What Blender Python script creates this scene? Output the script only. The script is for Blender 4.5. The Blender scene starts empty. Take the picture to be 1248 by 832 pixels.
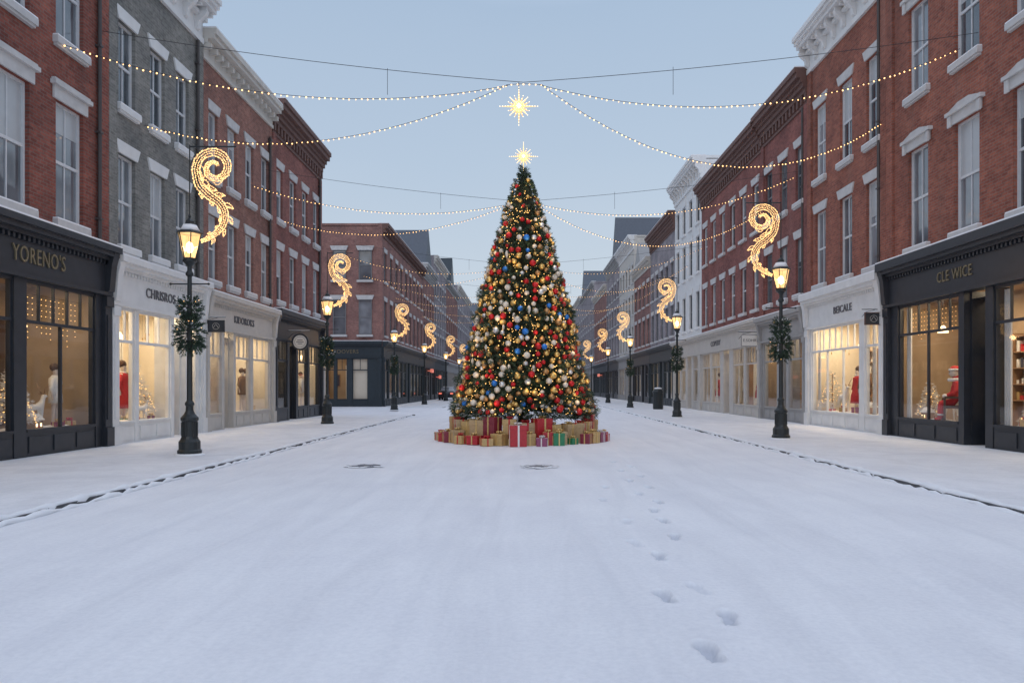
import bpy, bmesh, math, random
from mathutils import Vector, Matrix
random.seed(11)
R=random.random
U=random.uniform
scene=bpy.context.scene
COL=scene.collection
pi=math.pi

# ------------------------------------------------------------------ mesh builder
_t=(1+5**.5)/2
_IV=[Vector(v).normalized() for v in [(-1,_t,0),(1,_t,0),(-1,-_t,0),(1,-_t,0),(0,-1,_t),(0,1,_t),(0,-1,-_t),(0,1,-_t),(_t,0,-1),(_t,0,1),(-_t,0,-1),(-_t,0,1)]]
_IF=[(0,11,5),(0,5,1),(0,1,7),(0,7,10),(0,10,11),(1,5,9),(5,11,4),(11,10,2),(10,7,6),(7,1,8),(3,9,4),(3,4,2),(3,2,6),(3,6,8),(3,8,9),(4,9,5),(2,4,11),(6,2,10),(8,6,7),(9,8,1)]
def _sub(vs,fs):
    vs=list(vs);nf=[];c={}
    def mid(a,b):
        k=(min(a,b),max(a,b))
        if k not in c:
            c[k]=len(vs);vs.append(((vs[a]+vs[b])/2).normalized())
        return c[k]
    for a,b,d in fs:
        x,y,z=mid(a,b),mid(b,d),mid(d,a)
        nf+=[(a,x,z),(b,y,x),(d,z,y),(x,y,z)]
    return vs,nf
ICO={0:(_IV,_IF)}
ICO[1]=_sub(*ICO[0]);ICO[2]=_sub(*ICO[1])
class MB:
    def __init__(s): s.v=[];s.f=[];s.m=[]
    def box(s,x0,x1,y0,y1,z0,z1,m=0):
        b=len(s.v)
        s.v+=[(x0,y0,z0),(x1,y0,z0),(x1,y1,z0),(x0,y1,z0),(x0,y0,z1),(x1,y0,z1),(x1,y1,z1),(x0,y1,z1)]
        for f in [(0,3,2,1),(4,5,6,7),(0,1,5,4),(1,2,6,5),(2,3,7,6),(3,0,4,7)]:
            s.f.append(tuple(b+i for i in f));s.m.append(m)
        return s
    def poly(s,pts,m=0):
        b=len(s.v);s.v+=[tuple(p) for p in pts];s.f.append(tuple(range(b,b+len(pts))));s.m.append(m);return s
    def prism(s,pts,x0,x1,m=0):
        b=len(s.v);n=len(pts)
        s.v+=[(x0,p[0],p[1]) for p in pts]+[(x1,p[0],p[1]) for p in pts]
        s.f.append(tuple(b+i for i in range(n)));s.m.append(m)
        s.f.append(tuple(b+n+i for i in reversed(range(n))));s.m.append(m)
        for i in range(n):
            j=(i+1)%n
            s.f.append((b+i,b+n+i,b+n+j,b+j));s.m.append(m)
        return s
    def lathe(s,prof,n=12,cx=0,cy=0,m=0,rot=0,rib=0):
        b=len(s.v)
        for r,z in prof:
            for i in range(n):
                a=2*pi*i/n+rot
                rr=r*(1-rib*(i%2))
                s.v.append((cx+rr*math.cos(a),cy+rr*math.sin(a),z))
        for k in range(len(prof)-1):
            for i in range(n):
                j=(i+1)%n
                s.f.append((b+k*n+i,b+k*n+j,b+(k+1)*n+j,b+(k+1)*n+i));s.m.append(m)
        s.f.append(tuple(b+i for i in reversed(range(n))));s.m.append(m)
        s.f.append(tuple(b+(len(prof)-1)*n+i for i in range(n)));s.m.append(m)
        return s
    def tube(s,pts,r,n=6,m=0,closed=False):
        pts=[Vector(p) for p in pts];b=len(s.v);N=len(pts)
        for k,p in enumerate(pts):
            if closed: t=pts[(k+1)%N]-pts[k-1]
            else: t=pts[min(k+1,N-1)]-pts[max(k-1,0)]
            t.normalize()
            up=Vector((0,0,1)) if abs(t.z)<.9 else Vector((0,1,0))
            if closed: up=Vector((0,0,1)) if abs(t.z)<.98 else Vector((0,1,0))
            a=t.cross(up).normalized();c=a.cross(t)
            rr=r[k] if isinstance(r,(list,tuple)) else r
            for i in range(n):
                q=p+a*(rr*math.cos(2*pi*i/n))+c*(rr*math.sin(2*pi*i/n))
                s.v.append(tuple(q))
        for k in range(N if closed else N-1):
            k2=(k+1)%N
            for i in range(n):
                j=(i+1)%n
                s.f.append((b+k*n+i,b+k*n+j,b+k2*n+j,b+k2*n+i));s.m.append(m)
        if not closed:
            s.f.append(tuple(b+i for i in range(n)));s.m.append(m)
            s.f.append(tuple(b+(N-1)*n+i for i in reversed(range(n))));s.m.append(m)
        return s
    def ball(s,c,r,sub=0,m=0,sc=(1,1,1)):
        vs,fs=ICO[sub];b=len(s.v)
        s.v+=[(c[0]+v.x*r*sc[0],c[1]+v.y*r*sc[1],c[2]+v.z*r*sc[2]) for v in vs]
        s.f+=[(b+f[0],b+f[1],b+f[2]) for f in fs];s.m+=[m]*len(fs)
        return s
    def mesh(s,name,mats,smooth=False,fix=True,bevel=0):
        me=bpy.data.meshes.new(name)
        me.from_pydata(s.v,[],s.f)
        for mt in (mats if isinstance(mats,(list,tuple)) else [mats]): me.materials.append(mt)
        me.polygons.foreach_set('material_index',s.m)
        if smooth: me.polygons.foreach_set('use_smooth',[True]*len(s.f))
        if fix and len(s.f)<30000:
            bm=bmesh.new();bm.from_mesh(me);bmesh.ops.recalc_face_normals(bm,faces=bm.faces);bm.to_mesh(me);bm.free()
        me.update()
        return me
def obj(name,me,parent=None,loc=(0,0,0),rz=0,label=None,cat=None,group=None,kind=None,sc=None):
    if isinstance(me,tuple): me=me[0].mesh(name,*me[1:])
    o=bpy.data.objects.new(name,me);COL.objects.link(o)
    o.location=loc;o.rotation_euler=(0,0,rz)
    if sc: o.scale=sc if isinstance(sc,(list,tuple)) else (sc,sc,sc)
    if parent: o.parent=parent
    if label:o['label']=label
    if cat:o['category']=cat
    if group:o['group']=group
    if kind:o['kind']=kind
    return o
def dup(o,parent=None,loc=None,rz=None,sc=None):
    n=o.copy();COL.objects.link(n);n.parent=parent
    if loc is not None:n.location=loc
    if rz is not None:n.rotation_euler=(0,0,rz)
    if sc is not None:n.scale=(sc,sc,sc)
    for c in list(o.children):
        if c.name.startswith('blind'): continue
        dup(c,n)
    return n

# ------------------------------------------------------------------ materials
def nodes(name):
    m=bpy.data.materials.new(name);m.use_nodes=True
    nt=m.node_tree;return m,nt,nt.nodes['Principled BSDF']
def N(nt,t,**k):
    n=nt.nodes.new(t)
    for a,b in k.items():
        if a=='i':
            for kk,v in b.items(): n.inputs[kk].default_value=v
        else: setattr(n,a,b)
    return n
def c4(c): return (c[0],c[1],c[2],1)
def plain(name,c,rough=.6,metal=0,var=.15,scale=6,bump=0,emit=None,es=0,spec=.5):
    m,nt,p=nodes(name);L=nt.links
    p.inputs['Roughness'].default_value=rough;p.inputs['Metallic'].default_value=metal
    p.inputs['Specular IOR Level'].default_value=spec
    tc=N(nt,'ShaderNodeTexCoord')
    no=N(nt,'ShaderNodeTexNoise',i={'Scale':scale,'Detail':5})
    L.new(tc.outputs['Object'],no.inputs['Vector'])
    mx=N(nt,'ShaderNodeMix',data_type='RGBA')
    mx.inputs[6].default_value=c4([x*(1-var) for x in c]);mx.inputs[7].default_value=c4([min(1,x*(1+var)) for x in c])
    L.new(no.outputs['Fac'],mx.inputs[0]);L.new(mx.outputs[2],p.inputs['Base Color'])
    if bump:
        b=N(nt,'ShaderNodeBump',i={'Strength':bump,'Distance':.02});L.new(no.outputs['Fac'],b.inputs['Height']);L.new(b.outputs['Normal'],p.inputs['Normal'])
    if emit:
        p.inputs['Emission Color'].default_value=c4(emit);p.inputs['Emission Strength'].default_value=es
    return m
def emis(name,c,s,sample=False):
    m=plain(name,(.8,.6,.35),.5,emit=c,es=s)
    if not sample:
        try:m.cycles.emission_sampling='NONE'
        except Exception:pass
    return m
def brick(name,c1,c2,mortar,bump=.5):
    m,nt,p=nodes(name);L=nt.links
    tc=N(nt,'ShaderNodeTexCoord');se=N(nt,'ShaderNodeSeparateXYZ');L.new(tc.outputs['Object'],se.inputs[0])
    ad=N(nt,'ShaderNodeMath',operation='ADD');L.new(se.outputs['X'],ad.inputs[0]);L.new(se.outputs['Y'],ad.inputs[1])
    cb=N(nt,'ShaderNodeCombineXYZ');L.new(ad.outputs[0],cb.inputs['X']);L.new(se.outputs['Z'],cb.inputs['Y'])
    br=N(nt,'ShaderNodeTexBrick',i={'Scale':1,'Brick Width':.23,'Row Height':.08,'Mortar Size':.009,'Mortar Smooth':.2,'Color1':c4(c1),'Color2':c4(c2),'Mortar':c4(mortar)})
    L.new(cb.outputs[0],br.inputs['Vector'])
    no=N(nt,'ShaderNodeTexNoise',i={'Scale':.55,'Detail':8,'Roughness':.68});L.new(tc.outputs['Object'],no.inputs['Vector'])
    rp=N(nt,'ShaderNodeValToRGB');rp.color_ramp.elements[0].position=.32;rp.color_ramp.elements[1].position=.68
    rp.color_ramp.elements[0].color=(.6,.6,.62,1);rp.color_ramp.elements[1].color=(1.22,1.16,1.12,1)
    L.new(no.outputs['Fac'],rp.inputs[0])
    mx=N(nt,'ShaderNodeMix',data_type='RGBA',blend_type='MULTIPLY');mx.inputs[0].default_value=1
    L.new(br.outputs['Color'],mx.inputs[6]);L.new(rp.outputs[0],mx.inputs[7])
    vo=N(nt,'ShaderNodeTexNoise',i={'Scale':7,'Detail':4,'Roughness':.8});L.new(cb.outputs[0],vo.inputs['Vector'])
    m3=N(nt,'ShaderNodeMix',data_type='RGBA',blend_type='OVERLAY');m3.inputs[0].default_value=.6
    L.new(mx.outputs[2],m3.inputs[6]);L.new(vo.outputs['Fac'],m3.inputs[7])
    mp=N(nt,'ShaderNodeMapping');mp.inputs['Scale'].default_value=(2.2,2.2,.18);L.new(tc.outputs['Object'],mp.inputs[0])
    sn=N(nt,'ShaderNodeTexNoise',i={'Scale':1,'Detail':5});L.new(mp.outputs[0],sn.inputs['Vector'])
    sr=N(nt,'ShaderNodeValToRGB');sr.color_ramp.elements[0].position=.55;sr.color_ramp.elements[1].position=.75
    sr.color_ramp.elements[0].color=(0,0,0,1);sr.color_ramp.elements[1].color=(.32,.32,.32,1);L.new(sn.outputs['Fac'],sr.inputs[0])
    m4=N(nt,'ShaderNodeMix',data_type='RGBA');m4.inputs[7].default_value=c4([x*.95 for x in mortar]);L.new(sr.outputs[0],m4.inputs[0]);L.new(m3.outputs[2],m4.inputs[6])
    L.new(m4.outputs[2],p.inputs['Base Color'])
    p.inputs['Roughness'].default_value=.85;p.inputs['Specular IOR Level'].default_value=.2
    bp=N(nt,'ShaderNodeBump',i={'Strength':bump,'Distance':.01});bp.invert=True
    L.new(br.outputs['Fac'],bp.inputs['Height']);L.new(bp.outputs['Normal'],p.inputs['Normal'])
    return m
def glass(name,tint=(1,1,1)):
    m=bpy.data.materials.new(name);m.use_nodes=True;nt=m.node_tree;nt.nodes.clear();L=nt.links
    o=N(nt,'ShaderNodeOutputMaterial');t=N(nt,'ShaderNodeBsdfTransparent');t.inputs[0].default_value=c4(tint)
    g=N(nt,'ShaderNodeBsdfGlossy',i={'Roughness':.03});f=N(nt,'ShaderNodeLayerWeight',i={'Blend':.5})
    pw=N(nt,'ShaderNodeMath',operation='POWER');pw.inputs[1].default_value=4;L.new(f.outputs['Facing'],pw.inputs[0])
    ma=N(nt,'ShaderNodeMath',operation='MULTIPLY_ADD');ma.inputs[1].default_value=.8;ma.inputs[2].default_value=.06;L.new(pw.outputs[0],ma.inputs[0])
    mx=N(nt,'ShaderNodeMixShader');L.new(ma.outputs[0],mx.inputs[0]);L.new(t.outputs[0],mx.inputs[1]);L.new(g.outputs[0],mx.inputs[2]);L.new(mx.outputs[0],o.inputs[0])
    return m
def pane_mat(name):
    m,nt,p=nodes(name);L=nt.links
    oi=N(nt,'ShaderNodeObjectInfo');tc=N(nt,'ShaderNodeTexCoord')
    ad=N(nt,'ShaderNodeVectorMath',operation='ADD');L.new(tc.outputs['Object'],ad.inputs[0]);L.new(oi.outputs['Location'],ad.inputs[1])
    no=N(nt,'ShaderNodeTexNoise',i={'Scale':.8,'Detail':2});L.new(ad.outputs[0],no.inputs['Vector'])
    wv=N(nt,'ShaderNodeTexWave',i={'Scale':9,'Distortion':1.5});L.new(tc.outputs['Object'],wv.inputs['Vector'])
    m0=N(nt,'ShaderNodeMath',operation='MULTIPLY');L.new(no.outputs['Fac'],m0.inputs[0]);L.new(oi.outputs['Random'],m0.inputs[1])
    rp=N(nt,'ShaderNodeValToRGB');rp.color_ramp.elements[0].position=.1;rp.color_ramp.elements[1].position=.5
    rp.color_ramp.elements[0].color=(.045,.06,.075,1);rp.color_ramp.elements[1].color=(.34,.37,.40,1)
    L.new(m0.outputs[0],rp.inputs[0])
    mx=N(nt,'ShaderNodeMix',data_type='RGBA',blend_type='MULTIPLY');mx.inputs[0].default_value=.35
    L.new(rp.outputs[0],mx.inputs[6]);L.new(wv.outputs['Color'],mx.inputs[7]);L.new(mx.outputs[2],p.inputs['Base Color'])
    p.inputs['Roughness'].default_value=.05;p.inputs['Specular IOR Level'].default_value=1.0;p.inputs['IOR'].default_value=1.7
    n2=N(nt,'ShaderNodeTexNoise',i={'Scale':1.2,'Detail':1});L.new(ad.outputs[0],n2.inputs['Vector'])
    b=N(nt,'ShaderNodeBump',i={'Strength':.25,'Distance':.05});L.new(n2.outputs['Fac'],b.inputs['Height']);L.new(b.outputs['Normal'],p.inputs['Normal'])
    return m
def snow_mat(name,kind):
    m,nt,p=nodes(name);L=nt.links
    tc=N(nt,'ShaderNodeTexCoord')
    mp=N(nt,'ShaderNodeMapping');mp.inputs['Scale'].default_value=(1.6,.2,1) if kind=='road' else (1,1,1)
    if kind=='road': mp.inputs['Rotation'].default_value=(0,0,.06)
    L.new(tc.outputs['Object'],mp.inputs[0])
    st=N(nt,'ShaderNodeTexNoise',i={'Scale':1.1,'Detail':8,'Roughness':.65,'Distortion':.8});L.new(mp.outputs[0],st.inputs['Vector'])
    fi=N(nt,'ShaderNodeTexNoise',i={'Scale':22,'Detail':10,'Roughness':.75});L.new(tc.outputs['Object'],fi.inputs['Vector'])
    bg=N(nt,'ShaderNodeTexNoise',i={'Scale':.6,'Detail':6,'Roughness':.65});L.new(tc.outputs['Object'],bg.inputs['Vector'])
    rp=N(nt,'ShaderNodeValToRGB');e=rp.color_ramp.elements
    e[0].position=.34;e[1].position=.6
    if kind=='road': e[0].color=(.82,.825,.845,1);e[1].color=(.89,.895,.91,1)
    else: e[0].color=(.78,.785,.80,1);e[1].color=(.88,.885,.90,1)
    L.new(st.outputs['Fac'],rp.inputs[0])
    r2=N(nt,'ShaderNodeValToRGB');r2.color_ramp.elements[0].position=.3;r2.color_ramp.elements[1].position=.62
    r2.color_ramp.elements[0].color=(.93,.93,.945,1);r2.color_ramp.elements[1].color=(1,1,1,1);L.new(bg.outputs['Fac'],r2.inputs[0])
    mx=N(nt,'ShaderNodeMix',data_type='RGBA',blend_type='MULTIPLY');mx.inputs[0].default_value=1;L.new(rp.outputs[0],mx.inputs[6]);L.new(r2.outputs[0],mx.inputs[7])
    gr=N(nt,'ShaderNodeValToRGB');gr.color_ramp.elements[0].position=.3;gr.color_ramp.elements[1].position=.6
    gr.color_ramp.elements[0].color=(.89,.895,.91,1);gr.color_ramp.elements[1].color=(1,1,1,1);L.new(fi.outputs['Fac'],gr.inputs[0])
    mg=N(nt,'ShaderNodeMix',data_type='RGBA',blend_type='MULTIPLY');mg.inputs[0].default_value=1;L.new(mx.outputs[2],mg.inputs[6]);L.new(gr.outputs[0],mg.inputs[7])
    last=mg
    if kind=='walk':
        br=N(nt,'ShaderNodeTexBrick',i={'Scale':1,'Brick Width':.9,'Row Height':.6,'Mortar Size':.012,'Color1':(1,1,1,1),'Color2':(.975,.975,.98,1),'Mortar':(.86,.86,.87,1)})
        L.new(tc.outputs['Object'],br.inputs['Vector'])
        m4=N(nt,'ShaderNodeMix',data_type='RGBA',blend_type='MULTIPLY');L.new(fi.outputs['Fac'],m4.inputs[0]);L.new(mg.outputs[2],m4.inputs[6]);L.new(br.outputs['Color'],m4.inputs[7]);last=m4
    else:
        at=N(nt,'ShaderNodeAttribute',attribute_name='packed_shade')
        m5=N(nt,'ShaderNodeMix',data_type='RGBA');m5.inputs[7].default_value=(.42,.45,.52,1)  # bluish dark tint: compacted snow plus footprint shade put into the colour
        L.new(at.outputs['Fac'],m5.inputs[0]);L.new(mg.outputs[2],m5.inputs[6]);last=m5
    L.new(last.outputs[2],p.inputs['Base Color'])
    p.inputs['Roughness'].default_value=.65;p.inputs['Specular IOR Level'].default_value=.25
    a=N(nt,'ShaderNodeMath',operation='MULTIPLY_ADD');a.inputs[1].default_value=.6
    L.new(fi.outputs['Fac'],a.inputs[0]);L.new(st.outputs['Fac'],a.inputs[2])
    b=N(nt,'ShaderNodeBump',i={'Strength':.42,'Distance':.035});L.new(a.outputs[0],b.inputs['Height']);L.new(b.outputs['Normal'],p.inputs['Normal'])
    return m

M={}
M['brA']=brick('red brick dark',(.33,.11,.08),(.21,.068,.054),(.21,.155,.135))
M['brG']=brick('grey green brick',(.27,.275,.255),(.19,.195,.18),(.29,.29,.28))
M['brC']=brick('brown brick',(.37,.18,.14),(.27,.125,.10),(.29,.22,.19))
M['brD']=brick('deep red brick',(.34,.135,.11),(.25,.095,.085),(.25,.18,.16))
M['brR']=brick('orange red brick',(.40,.14,.092),(.27,.09,.065),(.27,.19,.16))
M['brS']=brick('burgundy brick',(.33,.12,.10),(.24,.082,.073),(.24,.165,.15))
M['brE']=brick('hazed far brick',(.35,.18,.155),(.29,.145,.13),(.30,.23,.21))  # distance haze put into the colour: paler and less red
M['brF']=brick('hazed far grey brick',(.35,.32,.335),(.30,.28,.305),(.35,.34,.36))  # paler, bluish tone paints the haze of the far street
M['white']=plain('painted white stone',(.73,.73,.72),.6,var=.16,scale=2.5,bump=.1)
M['cream']=plain('cream stone',(.59,.56,.51),.7,var=.18,scale=3,bump=.15)
M['stone']=plain('light lintel stone',(.57,.56,.55),.8,var=.22,scale=5,bump=.2)
M['brown']=plain('brown corbel',(.15,.08,.066),.7,var=.25,scale=4,bump=.2)
M['black']=plain('black painted wood',(.028,.032,.040),.38,var=.35,scale=5)
M['grey']=plain('grey painted wood',(.34,.335,.33),.55,var=.15,scale=4)
M['slate']=plain('dark slate roof',(.10,.115,.14),.6,var=.2,scale=4)
M['taupe']=plain('taupe painted wood',(.53,.50,.46),.55,var=.14,scale=4)
M['dgreen']=plain('dark navy green paint',(.028,.042,.052),.45,var=.25,scale=5)
M['frame']=plain('window frame paint',(.65,.66,.67),.5,var=.12,scale=8)
M['dframe']=plain('dark window frame',(.18,.185,.195),.5,var=.2,scale=8)
M['blind']=plain('window blind',(.46,.48,.49),.3,var=.12,scale=3,spec=1)
M['pipe']=plain('downpipe paint',(.07,.06,.058),.5,var=.25)
M['pane']=pane_mat('window pane')
M['glass']=glass('shop glass')
M['snow']=snow_mat('snow on road','road')
M['walk']=snow_mat('snow on pavement','walk')
M['cap']=plain('fresh snow cap',(.86,.87,.89),.7,var=.06,scale=8,bump=.3)
M['kerb']=plain('wet kerb stone',(.08,.083,.09),.6,var=.8,scale=5,bump=.3)
M['cover']=plain('iron cover',(.13,.14,.16),.6,var=.7,scale=7,bump=.2)
M['iron']=plain('black cast iron',(.018,.024,.026),.42,var=.3,scale=14,bump=.1)
M['room']=plain('warm shop wall',(.80,.71,.57),.8,var=.12,scale=1.2)
M['roomd']=plain('tan shop wall',(.42,.30,.19),.7,var=.35,scale=1.2)
M['wood']=plain('shop wood',(.34,.20,.11),.5,var=.3,scale=3)
M['dkwood']=plain('dark shop wood',(.10,.06,.04),.5,var=.3,scale=3)
M['gold']=plain('gold lettering',(.22,.18,.11),.5,metal=.2,var=.15)
M['ink']=plain('dark lettering',(.13,.13,.14),.5)
M['bulbs']=emis('strand bulb',(1,.54,.20),3.4)
M['tbulb']=emis('tree bulb',(1,.54,.15),2.8)
M['scroll']=emis('scroll bulb',(1,.62,.23),1.9)
M['rope']=emis('scroll rope light',(1,.48,.14),.65)
M['lantcore']=emis('lantern flame',(1,.8,.5),12)
M['star']=emis('lit star',(1,.62,.22),.8)
M['star2']=emis('lit star rear points',(1,.54,.17),.6)
M['starc']=emis('lit star bulbs',(1,.80,.45),2.4)
M['pend']=emis('pendant shade',(1,.72,.38),3)
M['redlit']=emis('red lit sign',(1,.06,.05),.5)
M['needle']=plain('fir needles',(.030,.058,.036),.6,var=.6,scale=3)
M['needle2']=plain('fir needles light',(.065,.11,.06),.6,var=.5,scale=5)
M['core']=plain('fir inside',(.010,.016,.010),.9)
M['bark']=plain('bark',(.08,.05,.035),.9,bump=.5,scale=12)
M['wire']=plain('wire',(.03,.03,.034),.6)
for k,c,r,mt in [('ored',(.62,.015,.02),.28,.25),('ogold',(.80,.52,.17),.3,.75),('owhite',(.78,.70,.58),.4,.15),('oblue',(.03,.21,.66),.25,.25),('obronze',(.50,.27,.11),.32,.65),('osilver',(.76,.75,.73),.28,.6)]:
    M[k]=plain('bauble '+k,c,r,metal=mt,var=.08)
for k,c in [('pred',(.44,.02,.03)),('pgold',(.52,.36,.15)),('pkraft',(.46,.33,.18)),('pgreen',(.02,.20,.09)),('ppurple',(.27,.06,.14)),('pmaroon',(.22,.02,.045))]:
    M[k]=plain('wrapping '+k,c,.38,var=.3,scale=18,spec=.6)
M['rgold']=plain('gold ribbon',(.72,.52,.22),.28,metal=.5)
M['rred']=plain('red ribbon',(.5,.02,.03),.3)
M['rwhite']=plain('white ribbon',(.75,.73,.7),.35)
M['manq']=plain('mannequin',(.62,.52,.44),.5)
M['cred']=plain('red cloth',(.52,.03,.03),.85,scale=20,bump=.3)
M['cwhite']=plain('white knit',(.76,.73,.68),.9,scale=25,bump=.4)
M['cbrown']=plain('brown cloth',(.18,.10,.06),.9,scale=20,bump=.3)
M['cnavy']=plain('navy cloth',(.05,.05,.08),.9,scale=20,bump=.3)
M['hair']=plain('brown hair',(.09,.045,.025),.7,scale=30,bump=.4)
M['carp']=plain('dark car paint',(.03,.032,.04),.25,metal=.3)
M['rub']=plain('rubber',(.015,.015,.015),.8)
M['tail']=emis('tail lamp',(1,.05,.03),.8)

# ------------------------------------------------------------------ world, camera, sun
w=bpy.data.worlds.new('World');scene.world=w;w.use_nodes=True
nt=w.node_tree;L=nt.links;bg=nt.nodes['Background']
tc=N(nt,'ShaderNodeTexCoord');se=N(nt,'ShaderNodeSeparateXYZ');L.new(tc.outputs['Generated'],se.inputs[0])
rp=N(nt,'ShaderNodeValToRGB');cr=rp.color_ramp
cr.elements[0].position=0;cr.elements[0].color=(.64,.70,.785,1)
cr.elements[1].position=1;cr.elements[1].color=(.86,.96,1.20,1)
for p_,c_ in [(.14,(.57,.655,.765)),(.30,(.475,.585,.735)),(.46,(.41,.53,.70)),(.60,(.64,.75,.96))]:
    e=cr.elements.new(p_);e.color=c4(c_)
no=N(nt,'ShaderNodeTexNoise',i={'Scale':1.6,'Detail':4});mp=N(nt,'ShaderNodeMapping');mp.inputs['Scale'].default_value=(1,1,3.5)
L.new(tc.outputs['Generated'],mp.inputs[0]);L.new(mp.outputs[0],no.inputs['Vector'])
ma=N(nt,'ShaderNodeMath',operation='MULTIPLY_ADD');ma.inputs[1].default_value=.10;L.new(no.outputs['Fac'],ma.inputs[0])
mb_=N(nt,'ShaderNodeMath',operation='SUBTRACT');mb_.inputs[1].default_value=.05;L.new(se.outputs['Z'],mb_.inputs[0]);L.new(mb_.outputs[0],ma.inputs[2])
L.new(ma.outputs[0],rp.inputs[0])
sk=N(nt,'ShaderNodeTexSky');sk.sky_type='NISHITA';sk.sun_disc=False;sk.sun_elevation=math.radians(3);sk.sun_rotation=math.radians(200)
sm=N(nt,'ShaderNodeVectorMath',operation='SCALE');sm.inputs['Scale'].default_value=.02;L.new(sk.outputs[0],sm.inputs[0])
sa=N(nt,'ShaderNodeVectorMath',operation='ADD');L.new(rp.outputs[0],sa.inputs[0]);L.new(sm.outputs[0],sa.inputs[1])
L.new(sa.outputs[0],bg.inputs['Color']);bg.inputs['Strength'].default_value=.94
sl=bpy.data.lights.new('Sun','SUN');sl.energy=.25;sl.angle=math.radians(20);sl.color=(1,.95,.92)
so=bpy.data.objects.new('sun',sl);COL.objects.link(so);so.rotation_euler=(math.radians(57),math.radians(-14),0)
cd=bpy.data.cameras.new('Camera');cam=bpy.data.objects.new('camera',cd);COL.objects.link(cam)
cam.location=(0,0,1.6);cam.rotation_euler=(pi/2,0,0);cd.sensor_width=36;cd.lens=900/1248*36
cd.shift_x=-14/1248;cd.shift_y=55/1248;cd.clip_end=2000;cd.clip_start=.05
scene.camera=cam
scene.view_settings.view_transform='Standard';scene.view_settings.look='None';scene.view_settings.exposure=0

def light(kind,loc,energy,color,size=.5,parent=None,size_y=None,rot=(0,0,0)):
    l=bpy.data.lights.new('shop_light' if kind=='AREA' else 'lamp_or_fill_light',kind);l.energy=energy;l.color=color
    if kind=='AREA':
        l.shape='RECTANGLE';l.size=size;l.size_y=size_y or size
    else: l.shadow_soft_size=size
    o=bpy.data.objects.new(l.name,l);COL.objects.link(o);o.location=loc;o.rotation_euler=rot
    if parent:o.parent=parent
    return o

# ------------------------------------------------------------------ ground
XL,XR=-10.9,11.7
KL,KR=-6.05,6.2
def frange(a,b,s):
    n=max(1,int(round((b-a)/s)));return [a+(b-a)*i/n for i in range(n)]
xs=[-700,-200,-60,-25]+frange(-12,-6.5,.5)+frange(-6.5,.7,.09)+frange(.7,2.7,.022)+frange(2.7,6.5,.09)+[6.5,7,9,12,25,60,200,700]
ys=[-60,-20,-8]+frange(-4,3.9,.35)+frange(3.9,16.5,.028)+frange(16.5,40,.5)+frange(40,120,4)+[120,160,260,500,1200]
steps=[(1.11,4.43,.1,1),(1.41,5.09,-.1,1),(1.07,5.6,.15,1),(1.38,5.83,.25,.4),(1.27,6.92,0,1),(1.6,7.83,-.1,.9),(1.66,8.78,.1,.95),(1.14,7.5,.2,.4),(1.22,8.7,0,.4),(1.68,9.5,-.1,.95),(1.87,10.2,.1,.95),(1.12,10.4,0,.4),(1.72,11.0,.1,.9),(2.0,11.7,.2,.9),(1.8,12.5,0,.9),(1.3,11.7,.1,.5),(2.1,13.2,.1,.9),(1.85,14.0,0,.9),(2.15,14.8,.1,.9),(1.9,15.6,0,.9)]
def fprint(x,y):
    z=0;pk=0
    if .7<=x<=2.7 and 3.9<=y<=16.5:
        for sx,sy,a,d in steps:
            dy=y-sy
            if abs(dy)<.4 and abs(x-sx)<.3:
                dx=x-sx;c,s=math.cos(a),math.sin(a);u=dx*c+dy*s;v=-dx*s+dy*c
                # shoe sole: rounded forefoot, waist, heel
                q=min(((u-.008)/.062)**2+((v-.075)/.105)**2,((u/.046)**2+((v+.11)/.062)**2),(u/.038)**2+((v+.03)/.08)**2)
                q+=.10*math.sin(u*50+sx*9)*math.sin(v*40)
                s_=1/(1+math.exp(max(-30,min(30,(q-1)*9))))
                z-=(.05+.006*math.sin(v*150))*d*s_;z+=.011*d*math.exp(-((q-2.0)/.8)**2);pk=max(pk,s_*d*.62)  # sole area also darkened to paint the shade inside the print
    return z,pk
def track(x,y):
    t=0
    if abs(x)<6:
        for tx,sl_,w_,am in ((-3.9,.02,.06,1),(-2.4,.02,.06,1),(-1.0,-.03,.05,.7),(.5,-.03,.05,.7),(3.4,.012,.06,1),(4.9,.012,.06,1),(-5.0,.045,.05,.8),(2.5,-.05,.05,.5),(-3.3,-.06,.05,.7),(-4.7,-.06,.05,.7),(5.4,-.03,.05,.7),(4.0,-.03,.05,.7)):
            xx=x-tx-sl_*(y-10)-.12*math.sin(y*.25+tx)
            t+=am*math.exp(-(xx/w_)**2)*(.65+.35*math.sin(y*.8+tx*3))
    return t
v=[];pk_shades=[]
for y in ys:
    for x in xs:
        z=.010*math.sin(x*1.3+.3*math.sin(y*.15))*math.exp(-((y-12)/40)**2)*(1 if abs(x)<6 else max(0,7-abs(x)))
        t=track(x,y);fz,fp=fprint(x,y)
        v.append((x,y,z-.012*t+fz));pk_shades.append(min(1,fp+.10*t))
nx=len(xs)
f=[(j*nx+i,j*nx+i+1,(j+1)*nx+i+1,(j+1)*nx+i) for j in range(len(ys)-1) for i in range(nx-1)]
g=MB();g.v=v;g.f=f;g.m=[0]*len(f)
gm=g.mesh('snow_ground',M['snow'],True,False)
at=gm.attributes.new('packed_shade','FLOAT','POINT');at.data.foreach_set('value',pk_shades)
obj('snow_ground',gm,kind='structure')
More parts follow.
